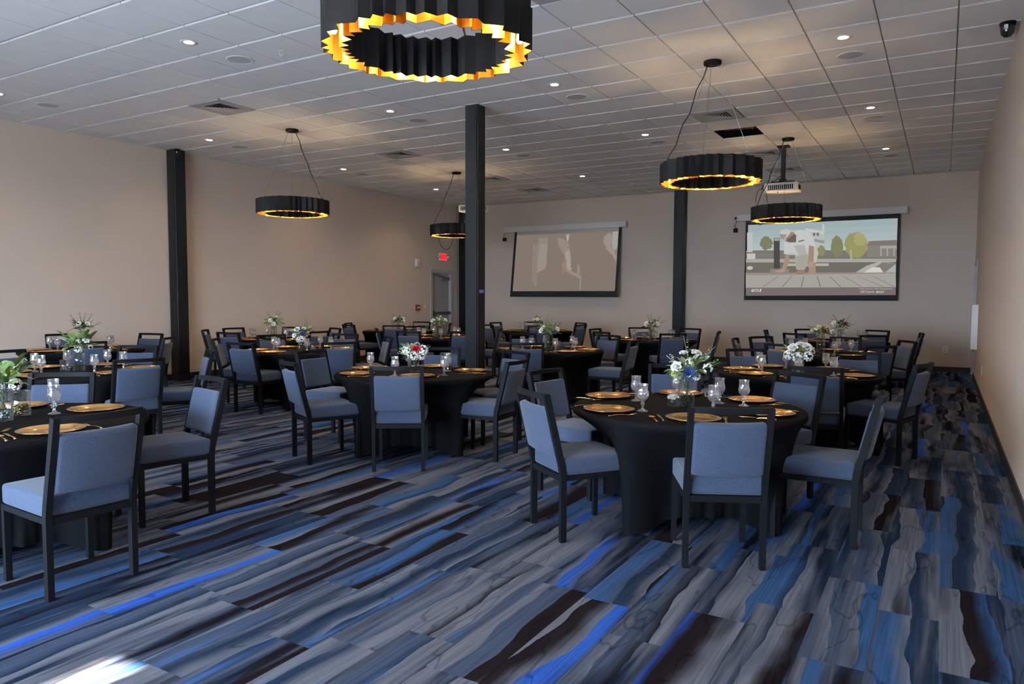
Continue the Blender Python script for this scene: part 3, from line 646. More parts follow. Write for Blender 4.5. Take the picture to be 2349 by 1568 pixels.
pic1([(1580, 345), (1612, 345), (1600, 410), (1588, 400)][::-1], (196, 200, 196)); pic1([(1985, 340), (2055, 335), (2050, 480), (2010, 500), (1985, 470)][::-1], (182, 186, 180)); pic1([(1930, 480), (1960, 440), (2000, 480), (2040, 560), (2038, 605), (1990, 540)], (172, 162, 148)); pic1(blob(1950, 410, 40, 60, 18, .15, 3), (168, 158, 142))
# cable and junction clip hanging at each screen case
for (sx, z) in ((-10.22, 3.24), (-4.12, 3.22)):
    c = thing('screen_power_cable', 'black power cable with plug hanging beside the %s screen case' % ('dim' if sx < -9 else 'bright'), 'cable', (sx, YB, z))
    MB().box(-0.045, 0.045, -0.006, 0.0, -0.07, 0.07).obj('wall_plate', M_wall, c)
    MB().tube([(-0.02, -0.03, 0.03), (0.0, -0.06, 0.05), (0.045, -0.07, 0.045)], 0.016, 8).obj('plug', M_black, c, True)
    MB().tube([(0.0, -0.04, 0.02), (0.03, -0.06, -0.05), (-0.02, -0.06, -0.13), (0.02, -0.06, -0.19)], 0.006, 6).obj('cord', M_black, c, True)
    MB().box(-0.035, 0.05, -0.085, -0.03, -0.28, -0.19).obj('adapter', M_black, c)

# ------------------------------------------------------------------ ring pendants
def ring_profile(seed, R, n=46, lo=0.0, hi=0.055):
    r_ = random.Random(seed); pts = []; a = 0.0; flip = 0
    angs = []
    while a < 2*PI-0.05:
        angs.append(a); a += r_.choice((0.055, 0.07, 0.08, 0.11, 0.16))
    if len(angs) % 2: angs.pop()
    for k, a in enumerate(angs): pts.append((a, R-hi+(hi-lo)*(k % 2)*r_.uniform(0.75, 1.0)))
    return pts
RING_R, RING_H = 0.540, 0.21
def wall(pts, off, z0, z1, flip):
    v, f = [], []; n = len(pts)
    for z in (z0, z1):
        for a, r in pts: v.append(((r+off)*math.cos(a), (r+off)*math.sin(a), z))
    for i in range(n):
        j = (i+1) % n; q = (i, j, n+j, n+i); f.append(q if not flip else q[::-1])
    return v, f
outer = ring_profile(3, RING_R, hi=0.045); inner = ring_profile(5, RING_R-0.098, hi=0.05)
def shell(pts, o1, o2, z0, z1, nm, m):
    mb = MB(); n = len(pts); v1, f1 = wall(pts, o1, z0, z1, False); v2, f2 = wall(pts, o2, z0, z1, True); mb.add(v1, f1); mb.add(v2, f2)
    rim = []
    for i in range(n):
        j = (i+1) % n; rim += [(i, 2*n+i, 2*n+j, j), (n+i, n+j, 3*n+j, 3*n+i)]
    mb.f += rim; return mb.data(nm, m)
R_outb = shell(outer, 0.0, -0.0015, 0, RING_H, 'outer_band', mat('ring_black', (0.010, 0.0095, 0.010, 1), 0.55, spec=0.10))
R_outg = shell(outer, -0.0016, -0.003, 0.0005, RING_H-0.0005, 'outer_lining', M_brass)
R_inb = shell(inner, -0.0015, 0.0, 0, RING_H, 'inner_band', MATS['ring_black'])
R_ing = shell(inner, 0.003, 0.0001, 0.0005, RING_H-0.0005, 'inner_lining', M_brass)
NB = 9
R_bulb = MB().lathe([(0.0001, -0.024), (0.010, -0.021), (0.016, -0.011), (0.017, 0.0), (0.013, 0.022), (0.010, 0.04)], 12).data('bulb', M_bulb, True)
R_sock = MB().cyl(0.013, 0.035, 0.075, 10).data('socket', M_black)
R_rib = MB().box(-0.045, 0.045, -0.008, 0.008, 0.075, 0.081).data('bracket', M_black)
R_can = MB().lathe([(0.0001, -0.035), (0.088, -0.035), (0.092, -0.028), (0.092, 0.0)], 32).data('canopy', M_black, True)
R_lug = MB().cyl(0.008, 0.0, 0.03, 8).data('cable_lug', M_black)
def pendant(x, y, zb, label, rz, cords, extra=None):
    t = thing('ring_pendant', label, 'pendant light', (x, y, zb), rz)
    obj('outer_band', R_outb, t); obj('outer_lining', R_outg, t); obj('inner_band', R_inb, t); obj('inner_lining', R_ing, t)
    rm = RING_R-0.072
    for k in range(NB):
        a = 2*PI*k/NB+0.1; c = (rm*math.cos(a), rm*math.sin(a), 0.062)
        b_ = obj('bulb', R_bulb, t, c); obj('socket', R_sock, b_); obj('bracket', R_rib, t, (c[0], c[1], 0.062), (0, 0, a))
    H = CEIL-zb; obj('canopy', R_can, t, (0, 0, H))
    for k in range(3):
        a = cords[0]-rz+2*PI*k/3; e = (rm*math.cos(a), rm*math.sin(a), RING_H); s_ = (0.06*math.cos(a), 0.06*math.sin(a), H-0.035)
        MB().tube([s_, e], 0.0022, 5).obj('suspension_cable', M_metal, t); obj('cable_lug', R_lug, t, (e[0], e[1], RING_H-0.02))
    a = cords[1]-rz; e = Vector((rm*math.cos(a), rm*math.sin(a), RING_H)); s_ = Vector((0.055*math.cos(a), 0.055*math.sin(a), H-0.035))
    pts = [s_.lerp(e, k/9)+Vector((0.012*math.sin(k*2.1), 0.012*math.cos(k*1.7), -0.04*math.sin(PI*k/9))) for k in range(10)]
    MB().tube(pts, 0.0055, 6).obj('power_cord', M_black, t, True)
    if extra:
        for ex_ in extra: MB().tube([Vector(q) for q in ex_], 0.0045, 6).obj('loose_wire', M_black, t, True)
PZ = EYE+1.215
# azimuth that points to picture-left / picture-right as seen from the camera
LFT = math.atan2(-RGT.y, -RGT.x); RT = math.atan2(RGT.y, RGT.x)
pendant(-2.31, 3.07, EYE+1.245, 'large nearest black and gold pleated ring pendant', 0.4, (RT+1.2, RT+1.2))
pendant(-8.49, 7.92, PZ+0.02, 'ring pendant hanging before the long wall, clear of columns', 1.1, (RT-0.2, RT-0.15))
def loop(c, w, d, a):
    return [(c[0]+w*math.cos(t_)*math.cos(a), c[1]+w*math.cos(t_)*math.sin(a), c[2]-d*math.sin(t_)) for t_ in [PI*k/12 for k in range(13)]]
pendant(-8.49, 12.22, PZ+0.015, 'ring pendant partly hidden behind the freestanding column', 2.0, (LFT-0.1, LFT), [loop((-0.35, 0.15, 0.04), 0.15, 0.34, RT-2.0)])
pendant(-2.19, 7.88, PZ+0.01, 'ring pendant beside the missing ceiling tile', 0.0, (RT+0.1, LFT-0.25))
pendant(-2.18, 12.19, PZ+0.01, 'ring pendant overlapping the bright screen under the projector', 2.7, (RT+0.1, LFT-0.1),
        [loop((RING_R*math.cos(LFT-2.7+0.2)*0.8, RING_R*math.sin(LFT-2.7+0.2)*0.8, 0.26), 0.09, -0.22, LFT-2.7), loop((RING_R*math.cos(LFT-2.7)*0.75, RING_R*math.sin(LFT-2.7)*0.75, 0.04), 0.05, 0.12, LFT-2.7)])

# ------------------------------------------------------------------ banquet chairs
CHH = 0.895
BOW = 0.032
def back_y(z): return -0.235-0.115*max(0.0, (z-0.42)/(CHH-0.42))
C_seat = cushion('seat', 0.435, 0.46, 0.105, 0.022, M_fab, 5, 5, 1, lambda c: Vector((c.x, c.y, c.z+(0.012*(1-(c.x/0.22)**2)*(1-(c.y/0.23)**2) if c.z > 0 else 0))))
C_back = cushion('backrest', 0.384, 0.055, 0.295, 0.02, M_fab, 8, 1, 4, lambda c: Vector((c.x, c.y-BOW*0.9*(1-(c.x/0.2)**2)+0.006*(1-(c.x/0.19)**2), c.z)))
TB = 0.030
def post(s):
    zs = [0.0, 0.2, 0.40, 0.45, 0.6, 0.76, CHH-0.004]
    return MB().bar([(s*0.205, back_y(z), z) for z in zs], TB, 0.038).data('back_post', M_black)
C_post = [post(-1), post(1)]
def fleg(s): return MB().bar([(s*0.203, 0.215, 0.0), (s*0.203, 0.215, 0.40)], TB, TB).data('leg', M_black)
C_leg = [fleg(-1), fleg(1)]
C_frame = MB().box(-0.188, 0.188, -0.25, -0.222, 0.365, 0.400).box(-0.188, 0.188, 0.20, 0.23, 0.372, 0.400).box(-0.217, -0.190, -0.216, 0.20, 0.370, 0.400).box(0.190, 0.217, -0.216, 0.20, 0.370, 0.400).data('seat_frame', M_black)
zt = CHH-0.016
C_rail = MB().bar([(xx, back_y(zt)-BOW*(1-(xx/0.205)**2), zt) for xx in [-0.205+0.41*k/10 for k in range(11)]], 0.032, 0.024, Vector((0, 0, 1))).data('top_rail', M_black)
def chair(pos, face, label, group):
    t = thing('banquet_chair', label, 'chair', (pos.x, pos.y, 0.001), face-PI/2, group)
    obj('seat', C_seat, t, (0, -0.005, 0.4525)); zb = 0.668
    obj('backrest', C_back, t, (0, back_y(zb)+0.006, zb), (0.225, 0, 0))
    for k in (0, 1): obj('back_post', C_post[k], t); obj('leg', C_leg[k], t)
    obj('seat_frame', C_frame, t); obj('top_rail', C_rail, t)
    return t

TAB = dict(T0=(-4.71, 2.15), T1=(-1.47, 4.82), T2=(-4.40, 5.62), T3=(-7.26, 4.0), T4=(-10.15, 5.65), T5=(-7.55, 7.17), T6=(-9.95, 8.8), T7=(-7.93, 10.85), T8=(-10.15, 12.4),
           T9=(-4.76, 9.12), T10=(-7.65, 14.1), T11=(-4.37, 12.25), T12=(-1.22, 7.65), T13=(-1.41, 10.6), T14=(-1.5, 13.65))
TD = dict(T0='the gold-pebble vase table', T1='the blue-gerbera and floating-rose table', T2='the bright-red-flower table', T3='the broad-leaf bouquet table', T4='the table before the wall column',
          T5='the navy-flower table near the long wall', T6='the table midway along the long wall', T7='the table with twin side-by-side roses', T8='the table nearest the exit door', T9='the table beside the freestanding column',
          T10='the table below the dim screen', T11='the table by the screen-wall column', T12='the all-white bouquet table', T13='the yellow-and-red bouquet table', T14='the table below the bright screen')
DIRS = ['farthest from the exit sign', 'toward screens, away from exit', 'nearest the projector screens', 'toward both screens and exit', 'nearest the exit-sign wall', 'toward exit, away from screens', 'farthest from the projector screens', 'away from screens and exit']
def sector(a): return DIRS[int(round((a % (2*PI))/(PI/4))) % 8]
# chair backs: the two ends of each top rail, read off the photograph, at rail height
RAILS = [('T0', 108, 955, 333, 932), ('T0', 451, 859, 524, 871), ('T0', 58, 856, 227, 853),
 ('T3', 252, 825, 372, 818.5), ('T3', -60, 829, 65, 824), ('T3', 274, 791.5, 369, 790.5), ('T3', 475, 799.6, 490, 806.5), ('T3', -40, 806, 55, 800),
 ('T4', 356.5, 775, 389, 770), ('T4', 320, 763, 375, 764.5), ('T4', 114.5, 765, 170, 765), ('T4', 150, 782, 247, 782),
 ('T5', 493, 779, 511, 774), ('T5', 586, 768, 659, 766.6), ('T5', 530, 784, 589, 785), ('T5', 737, 785, 818, 783), ('T5', 761, 765, 823.5, 765), ('T5', 889, 773, 895, 770),
 ('T6', 468, 757, 479.5, 754.7), ('T6', 514, 752.5, 566, 750.5), ('T6', 512, 760, 575, 760.5), ('T6', 648, 750, 688, 750), ('T6', 708, 760, 748, 758), ('T6', 754.6, 750.5, 784.8, 752.5),
 ('T8', 786, 743.6, 812, 744.4), ('T8', 818.5, 740.6, 853, 740), ('T8', 876, 746, 930, 745), ('T8', 930, 738.7, 974.5, 738), ('T8', 1016, 741, 1038, 740.6),
 ('T7', 889.5, 761, 947.7, 760.5), ('T7', 862, 752, 868, 754), ('T7', 947.7, 749, 993.6, 749), ('T7', 1040, 760, 1095, 760), ('T7', 1136, 754, 1143, 752),
 ('T2', 674, 805, 750, 802), ('T2', 652, 822, 697.5, 829), ('T2', 847, 838, 976, 838), ('T2', 972, 796.5, 1052.6, 796.5), ('T2', 1155, 802.6, 1216.4, 808.8), ('T2', 1152, 828.7, 1205.7, 820),
 ('T1', 1577, 930, 1783, 938), ('T1', 1200, 886, 1282, 903), ('T1', 1205.7, 853, 1292, 842.5), ('T1', 1475, 834, 1621, 837), ('T1', 1776, 849, 1898, 862), ('T1', 1992, 907, 2010, 888),
 ('T12', 1800, 838, 1942.7, 844), ('T12', 1667, 799.6, 1756, 799.6), ('T12', 1910, 805.7, 2017, 808.8), ('T12', 2099, 838, 2140.5, 828.7), ('T12', 1567.6, 811, 1593.6, 804),
 ('T13', 1756, 786, 1838, 790), ('T13', 1972, 792, 2055, 792.4), ('T13', 1679, 777, 1704, 774), ('T13', 1733.5, 772.8, 1795.6, 772), ('T13', 1906, 772.8, 1974, 772.8), ('T13', 2064, 779.7, 2102, 782.7),
 ('T9', 1167, 785.8, 1250, 785.8), ('T9', 1438, 782, 1472.6, 778.6), ('T9', 1373, 766.6, 1425, 769), ('T9', 1166.6, 765, 1230, 763.6),
 ('T10', 1100, 743.6, 1126.7, 743.6), ('T10', 1129, 739, 1155, 738.7), ('T10', 1314.5, 739, 1346, 740.6), ('T10', 1312, 744, 1340, 744), ('T10', 1202.6, 738, 1248, 738), ('T10', 1210, 746.7, 1262, 746.7),
 ('T11', 1359, 755, 1380, 752), ('T11', 1360.7, 759.7, 1411, 760.5), ('T11', 1439.6, 750.5, 1495, 750), ('T11', 1560.7, 752, 1609.7, 753), ('T11', 1505.5, 763.6, 1571.4, 763.6), ('T11', 1631, 760.5, 1653, 759),
 ('T14', 1751, 757.4, 1762, 756), ('T14', 1794.8, 762.8, 1850, 764.8), ('T14', 1825.4, 754, 1883.7, 754.4), ('T14', 1983.4, 756, 2044, 757.4), ('T14', 1970, 768, 2041, 768.5), ('T14', 2106, 764.3, 2123.6, 763.3)]
FEET = {(1577, 930): (1564, 1300, 1755, 1306), (1200, 886): (1222, 1197, 1293, 1245), (108, 955): (106, 1380, 315, 1314), (847, 838): (855, 1081, 974, 1080),
        (1992, 907): (1957, 1258, 1969, 1215), (652, 822): (675, 1045, 712, 1066), (1152, 828.7): (1136, 1060, 1183, 1039)}     # rear feet where they can be seen
SEATS = {k: [] for k in TAB}
for (k, xa, ya, xb, yb) in RAILS:
    A, B = at_z(xa, ya, CHH), at_z(xb, yb, CHH); mid = (A+B)/2; tc = Vector((*TAB[k], 0))
    rel = Vector((mid.x-tc.x, mid.y-tc.y)); ang = math.atan2(rel.y, rel.x)
    wid = (B-A).length; near = mid.length < 9.5
    R0 = min(max(rel.length, 1.0), 1.36) if near else min(max(rel.length, 1.12), 1.28)
    face = ang+PI
    if near and 0.36 < wid < 0.56:
        d = (B-A); nrm = math.atan2(d.x, -d.y)            # perpendicular of the rail
        for c in (nrm, nrm+PI):
            dd = (c-face+PI) % (2*PI)-PI
            if abs(dd) < PI/2: face = face+max(-0.75, min(0.75, dd))
            else: continue
            break
    back = Vector((tc.x+R0*math.cos(ang), tc.y+R0*math.sin(ang), 0)) if abs(R0-rel.length) > 1e-6 else Vector((mid.x, mid.y, 0))
    pos = back+Vector((math.cos(face), math.sin(face), 0))*0.35
    if (xa, ya) in FEET:
        q = FEET[(xa, ya)]; A, B = at_z(q[0], q[1], 0), at_z(q[2], q[3], 0); mid = (A+B)/2; d = B-A; nrm = math.atan2(d.x, -d.y)
        f0 = math.atan2(tc.y-mid.y, tc.x-mid.x)
        face = nrm if abs((nrm-f0+PI) % (2*PI)-PI) < PI/2 else nrm+PI
        pos = mid+Vector((math.cos(face), math.sin(face), 0))*0.235
    SEATS[k].append(ang)
    dw = sector(ang)
    chair(pos, face, 'blue-grey banquet chair %s at %s' % (dw, TD[k]) if len(('blue-grey banquet chair %s at %s' % (dw, TD[k])).split()) <= 16 else 'banquet chair %s at %s' % (dw, TD[k]), 'banquet chairs at '+TD[k])

# ------------------------------------------------------------------ tables in black stretch cloth
TR, TZ = 0.765, 0.73
def table_cloth():
    n = 160; rows = []; foot = [math.radians(a) for a in (-104, -14, 76, 166)]
    r_ = random.Random(2); ph = [r_.uniform(0, 6) for _ in range(6)]
    def lobe(a):
        d = (a-foot[0]+PI/4) % (PI/2)-PI/4
        return math.exp(-(d/0.21)**2)
    rows.append([(0.0001, TZ)]*n)
    for rr in (0.3, 0.6, 0.74): rows.append([(rr, TZ)]*n)
    rows.append([(TR-0.012, TZ-0.002)]*n); rows.append([(TR-0.003, TZ-0.010)]*n); rows.append([(TR, TZ-0.022)]*n); rows.append([(TR-0.002, TZ-0.038)]*n)
    K = 18
    for k in range(1, K+1):
        t = k/K; row = []
        for i in range(n):
            a = 2*PI*i/n; w = lobe(a)
            rb = 0.43+0.25*w
            E_ = 1-(1-t)**3.0
            Ef = 1-(1-t)**2.0
            e = E_*(1-w)+Ef*w
            r0 = TR-0.004+(rb-TR+0.004)*e
            hem = 0.012+0.085*(1-w)**1.5+0.008*math.sin(9*a+ph[0])*(1-w)
            z = TZ-0.04+(hem-TZ+0.04)*t
            wr = (1-w)*t*t*(0.012*math.sin(23*a+ph[1]+3*t)+0.008*math.sin(41*a+ph[2]))+0.006*(1-w)*t*math.sin(13*a+5*t+ph[3])
            row.append((r0+wr, z))
        rows.append(row)
    v, f = [], []
    for row in rows:
        for i, (r, z) in enumerate(row): a = 2*PI*i/n; v.append((r*math.cos(a), r*math.sin(a), z))
    for k in range(len(rows)-1):
        for i in range(n):
            j = (i+1) % n; f.append((k*n+i, k*n+n+i, k*n+n+j, k*n+j))
    return data('tablecloth', v, f, M_cloth, True)
T_cloth = table_cloth()
T_leg = MB().cyl(0.018, 0.001, TZ-0.03, 10).data('leg', M_black)
T_top = MB().lathe([(0.0001, TZ-0.004), (TR-0.02, TZ-0.004), (TR-0.016, TZ-0.012), (TR-0.016, TZ-0.026), (0.0001, TZ-0.026)], 48).data('tabletop', M_black)
def leg_turn(k):        # turn the table so that its feet stand between the chairs
    if k in ('T1', 'T2'): return 0.0
    def clear(r): return min(abs((math.radians(f)+r-a+PI) % (2*PI)-PI) for f in (-104, -14, 76, 166) for a in SEATS[k])
    return max((i*0.05-0.75 for i in range(31)), key=clear)
for k, (x, y) in TAB.items():
    t = thing('banquet_table', 'round table in black stretch cloth, '+TD[k], 'table', (x, y, 0), leg_turn(k))
    obj('tablecloth', T_cloth, t); obj('tabletop', T_top, t)
    for a in (-104, -14, 76, 166): a = math.radians(a); obj('leg', T_leg, t, (0.60*math.cos(a), 0.60*math.sin(a), 0))

# ------------------------------------------------------------------ place settings
CH = []
for r, z in ((0.0001, 0.004), (0.098, 0.004), (0.104, 0.006), (0.110, 0.010), (0.118, 0.0115)): CH.append((r, z))
for k in range(4): CH += [(0.1215+k*0.010, 0.0118+k*0.0014), (0.1235+k*0.010, 0.0150+k*0.0014), (0.1265+k*0.010, 0.0155+k*0.0014), (0.1285+k*0.010, 0.0132+k*0.0014)]
CH += [(0.1635, 0.0185), (0.165, 0.0178), (0.160, 0.0155), (0.110, 0.005), (0.098, 0.0005), (0.0001, 0.0005)]
ME_ch = MB().lathe(CH, 48).data('charger_plate', M_charger, True)
def facet(a, z, k): return 1.0
GP = [(0.0001, 0.0), (0.036, 0.0), (0.0365, 0.003), (0.030, 0.007), (0.012, 0.014), (0.008, 0.024), (0.0065, 0.034), (0.0115, 0.045), (0.0125, 0.050), (0.0085, 0.060), (0.010, 0.068), (0.018, 0.074)]
BW = [(0.028, 0.082), (0.0345, 0.092), (0.0372, 0.103), (0.0375, 0.113), (0.0362, 0.123), (0.0340, 0.134), (0.0326, 0.146), (0.0326, 0.160), (0.0345, 0.175)]
def goblet():
    mb = MB(); n = 24
    mb.lathe(GP, n, None, lambda a, z, k: 1+(0.10*(1 if int(round(a/(2*PI)*n)) % 2 else -1) if 4 < k < 11 else 0))
    mb2 = [GP[-1]]+BW
    mb.lathe(mb2, n, None, lambda a, z, k: 1+((0.035 if (int(round(a/(2*PI)*n))+k) % 2 else -0.035) if 0 < k < 6 else 0))
    mb.lathe([(r-0.0022, z+0.001) for r, z in reversed(BW)]+[(0.0001, 0.078)], n)
    return mb.data('goblet', M_goblet)
ME_gb = goblet()
ME_rim = MB().lathe([(0.0345, 0.175), (0.0352, 0.1765), (0.0345, 0.178), (0.0328, 0.1765), (0.0324, 0.175)], 24).data('rim', M_goblet, True)
def handle(L, w0=0.0045, w1=0.009, z=0.004):
    pts, ws = [], []
    for k in range(9):
        t = k/8; pts.append((0, -L*t, z+0.004*math.sin(PI*t))); ws.append(w0+(w1-w0)*(t**2)*(1+0.25*math.sin(t*14)))
    return pts, ws
def ribbon(mb, pts, ws, th=0.002):
    v, f = [], []
    for p, w in zip(pts, ws):
        for (dx, dz) in ((-w, 0), (0, th), (w, 0), (0, -th)): v.append((p[0]+dx, p[1], p[2]+dz))
    for i in range(len(pts)-1):
        for k in range(4): j = (k+1) % 4; f.append((i*4+k, i*4+4+k, i*4+4+j, i*4+j))
    n = len(pts)-1; f += [(0, 1, 2, 3), (n*4+3, n*4+2, n*4+1, n*4)]
    mb.add(v, f)
def fork():
    mb = MB(); ribbon(mb, *handle(0.125)); ribbon(mb, [(0, 0, 0.004), (0, 0.012, 0.003), (0, 0.028, 0.002), (0, 0.036, 0.003)], [0.0045, 0.009, 0.0125, 0.0125], 0.0012)
    for k in range(4): ribbon(mb, [(-0.0105+k*0.007, 0.034, 0.003), (-0.0105+k*0.007, 0.060, 0.006), (-0.0105+k*0.007, 0.078, 0.010)], [0.0022, 0.0020, 0.0012], 0.001)
    return mb.data('fork', M_gold, True)
def knife():
    mb = MB(); ribbon(mb, *handle(0.11, 0.006, 0.008, 0.003), 0.003); ribbon(mb, [(0, 0, 0.003), (0.001, 0.02, 0.003), (0.002, 0.06, 0.003), (0.001, 0.10, 0.003), (-0.003, 0.122, 0.003)], [0.006, 0.0085, 0.010, 0.009, 0.002], 0.0009)
    return mb.data('knife', M_gold, True)
def spoon():
    mb = MB(); ribbon(mb, *handle(0.12)); v, f = [], []; n, m_ = 14, 4
    for k in range(m_+1):
        r = k/m_
        for i in range(n):
            a = 2*PI*i/n; v.append((0.0205*r*math.sin(a), 0.034+0.034*r*math.cos(a), 0.001+0.008*r*r))
    for k in range(m_):
        for i in range(n): j = (i+1) % n; f.append((k*n+i, k*n+j, k*n+n+j, k*n+n+i))
    mb.add(v, f); return mb.data('spoon', M_gold, True)
ME_cut = dict(fork=fork(), knife=knife(), spoon=spoon())
rp = random.Random(21)
PLATES = {'T1': [(1395, 907), (1397, 938), (1560, 901), (1590, 958), (1725, 916), (1762, 946)], 'T0': [(118, 985), (221, 936), (45, 930), (-95, 990)],
          'T2': [(844, 843), (819, 856), (958, 861), (999, 839), (1080, 849)]}
GOBS = {'T1': [(1459, 919), (1474, 943), (1552, 913), (1636, 947), (1650, 925), (1706, 931)], 'T0': [(125, 949), (124, 930), (-2, 947), (-75, 962)],
        'T2': [(850, 849), (906, 862), (938, 846), (1019, 861), (1027, 851)]}      # read off the photograph on the table tops
for k, (x, y) in TAB.items():
    angs = sorted(a % (2*PI) for a in SEATS[k]); 
    while len(angs) < 6:
        gaps = [((angs[(i+1) % len(angs)]-angs[i]) % (2*PI), i) for i in range(len(angs))]; g, i = max(gaps); angs.append((angs[i]+g/2) % (2*PI)); angs.sort()
    for _ in range(60):     # keep neighbouring settings from colliding
        for i in range(6):
            j = (i+1) % 6; g = (angs[j]-angs[i]) % (2*PI)
            if g < 0.90: angs[i] -= 0.02; angs[j] += 0.02
    spots = [(x+0.555*math.cos(a), y+0.555*math.sin(a), a) for a in angs]
    if k in PLATES:
        spots = []
        for p in PLATES[k]: q = at_z(*p, TZ+0.012); spots.append((q.x, q.y, math.atan2(q.y-y, q.x-x)))
    for ns, (sx, sy, a) in enumerate(spots):
        dw = sector(a); grp = ' set around '+TD[k]
        o = obj('charger_plate', ME_ch, None, (sx, sy, TZ+0.0005), (0, 0, rp.uniform(0, 6))); tag(o, 'gold charger plate %s at %s' % (dw, TD[k]), 'plate', 'gold plates'+grp)
        rad = Vector((math.cos(a), math.sin(a), 0)); tan = Vector((-math.sin(a), math.cos(a), 0)); c = Vector((sx, sy, TZ))
        gpos = c-rad*(0.175+rp.uniform(-.01, .02))-tan*rp.uniform(0.05, 0.13)
        if k in GOBS: gpos = at_z(*GOBS[k][ns], TZ)
        g = thing('goblet', 'cut-crystal goblet %s at %s' % (dw, TD[k]), 'goblet', (gpos.x, gpos.y, TZ+0.0005), rp.uniform(0, 6), 'crystal goblets'+grp)
        obj('bowl_and_stem', ME_gb, g); obj('rim', ME_rim, g)
        jt = rp.uniform(-0.22, 0.22)
        for nm, off, rot in (('fork', 0.195, 0.0), ('knife', -0.19, 0.0), ('spoon', -0.236, 0.0)):
            ps = c+tan*(off+rp.uniform(-.006, .006))+rad*rp.uniform(-0.03, 0.02); ro = a+PI/2+(jt+rp.uniform(-0.03, 0.03) if nm != 'fork' else rp.uniform(-0.2, 0.2))
            o = obj(nm, ME_cut[nm], None, (ps.x, ps.y, TZ+0.002), (0, 0, ro)); tag(o, 'gold %s %s at %s' % (nm, dw, TD[k]), nm, 'gold %ss' % nm + grp)

# ------------------------------------------------------------------ centrepieces
def petal_grid(L, w, curl, cup, n=4):
    v, f = [], []
    for i in range(n+1):
        t = i/n; ww = w*math.sin(PI*(0.12+0.76*t))**0.7; z = curl*t*t; yy = L*t
        for s in (-1, -0.4, 0.4, 1): v.append((s*ww, yy, z+cup*s*s*ww))
    for i in range(n):
        for j in range(3): f.append((i*4+j, i*4+j+1, i*4+j+5, i*4+j+4))
    return [Vector(p) for p in v], f
def rose(name, m, rad=0.035, rings=((3, 0.30, 85), (4, 0.5, 70), (5, 0.75, 52), (6, 1.0, 30))):
    mb = MB(); r_ = random.Random(name)
    for k, (n, s, el) in enumerate(rings):
        for i in range(n):
            v, f = petal_grid(rad*1.05*(0.75+0.35*s), rad*(0.32+0.42*s), -rad*0.12*k, 0.55, 3)
            M = Matrix.Rotation(2*PI*(i+0.5*k)/n+r_.uniform(-.15, .15), 4, 'Z') @ Matrix.Translation((0, rad*0.12*k, 0)) @ Matrix.Rotation(math.radians(el+r_.uniform(-6, 6)), 4, 'X')
            mb.add([M @ p for p in v], f)
    mb.lathe([(0.0001, -0.004), (rad*0.35, 0.002), (rad*0.3, rad*0.7), (0.0001, rad*0.8)], 8)
    return mb.data(name, m, True)
def gerbera(name, m, rad=0.05):
    mb = MB()
    for (n, L, el) in ((20, 1.0, 12), (18, 0.8, 24), (12, 0.5, 40)):
        for i in range(n):
            v, f = petal_grid(rad*L, rad*0.11, -rad*0.05, 0.3, 3)
            M = Matrix.Rotation(2*PI*(i+L)/n, 4, 'Z') @ Matrix.Rotation(math.radians(el), 4, 'X'); mb.add([M @ p for p in v], f)
    mb.lathe([(0.0001, 0.012), (rad*0.14, 0.010), (rad*0.2, 0.0)], 10); return mb.data(name, m, True)
def cluster(name, m, rad=0.035, n=34, fl=0.011):
    mb = MB(); r_ = random.Random(name)
    for i in range(n):
        z = r_.uniform(-0.1, 1); a = r_.uniform(0, 2*PI); d = Vector((math.sqrt(max(0, 1-z*z))*math.cos(a), math.sqrt(max(0, 1-z*z))*math.sin(a), z)); M = Matrix.Translation(d*rad*r_.uniform(.85, 1.05)) @ d.to_track_quat('Z', 'Y').to_matrix().to_4x4()
        for k in range(4):
            v, f = petal_grid(fl, fl*0.55, 0.002, 0.2, 2); R2 = Matrix.Rotation(k*PI/2+a, 4, 'Z') @ Matrix.Rotation(0.35, 4, 'X'); mb.add([M @ R2 @ p for p in v], f)
    return mb.data(name, m, True)
def leaf(name, m, L=0.075, w=0.022, curl=-0.02):
    v, f = [], []; n = 6
    for i in range(n+1):
        t = i/n; ww = w*math.sin(PI*min(1, t*0.96+0.04))**0.8; z = curl*t*t
        v += [(-ww, L*t, z+0.25*ww), (0, L*t, z), (ww, L*t, z+0.25*ww)]
    for i in range(n): f += [(i*3, i*3+1, i*3+4, i*3+3), (i*3+1, i*3+2, i*3+5, i*3+4)]
    return data(name, v, f, m, True)
def sprig(name, m, L=0.16, n=9, lw=0.010, ll=0.018):
    mb = MB(); r_ = random.Random(name); pts = [(0.012*math.sin(2*t/8), 0.01*math.cos(t/3), L*t/8) for t in range(9)]; mb.tube(pts, 0.0013, 5)
    for k in range(n):
        t = 0.15+0.85*k/n; p = Vector((0.012*math.sin(2*t), 0.01, L*t))
        for s in (0, 1):
            v, f = petal_grid(ll*(1.15-0.6*t), lw*0.5, 0.0, 0.2, 2); M = Matrix.Translation(p) @ Matrix.Rotation(k*1.9+s*PI, 4, 'Z') @ Matrix.Rotation(0.7, 4, 'X'); mb.add([M @ q for q in v], f)
    return mb.data(name, m, True)
F_white = mat('white_petal', (0.78, 0.76, 0.70, 1), 0.6, spec=0.2); F_cream = mat('cream_petal', (0.76, 0.70, 0.55, 1), 0.6, spec=0.2); F_blue = mat('blue_petal', (0.002, 0.026, 0.12, 1), 0.5)
F_navy = mat('navy_petal', (0.012, 0.02, 0.09, 1), 0.5); F_red = mat('red_petal', (0.55, 0.008, 0.015, 1), 0.5); F_yel = mat('yellow_petal', (0.72, 0.55, 0.26, 1), 0.5); F_drk = mat('dark_red_petal', (0.22, 0.015, 0.012, 1), 0.5); F_lime = mat('lime_petal', (0.40, 0.52, 0.10, 1), 0.5)
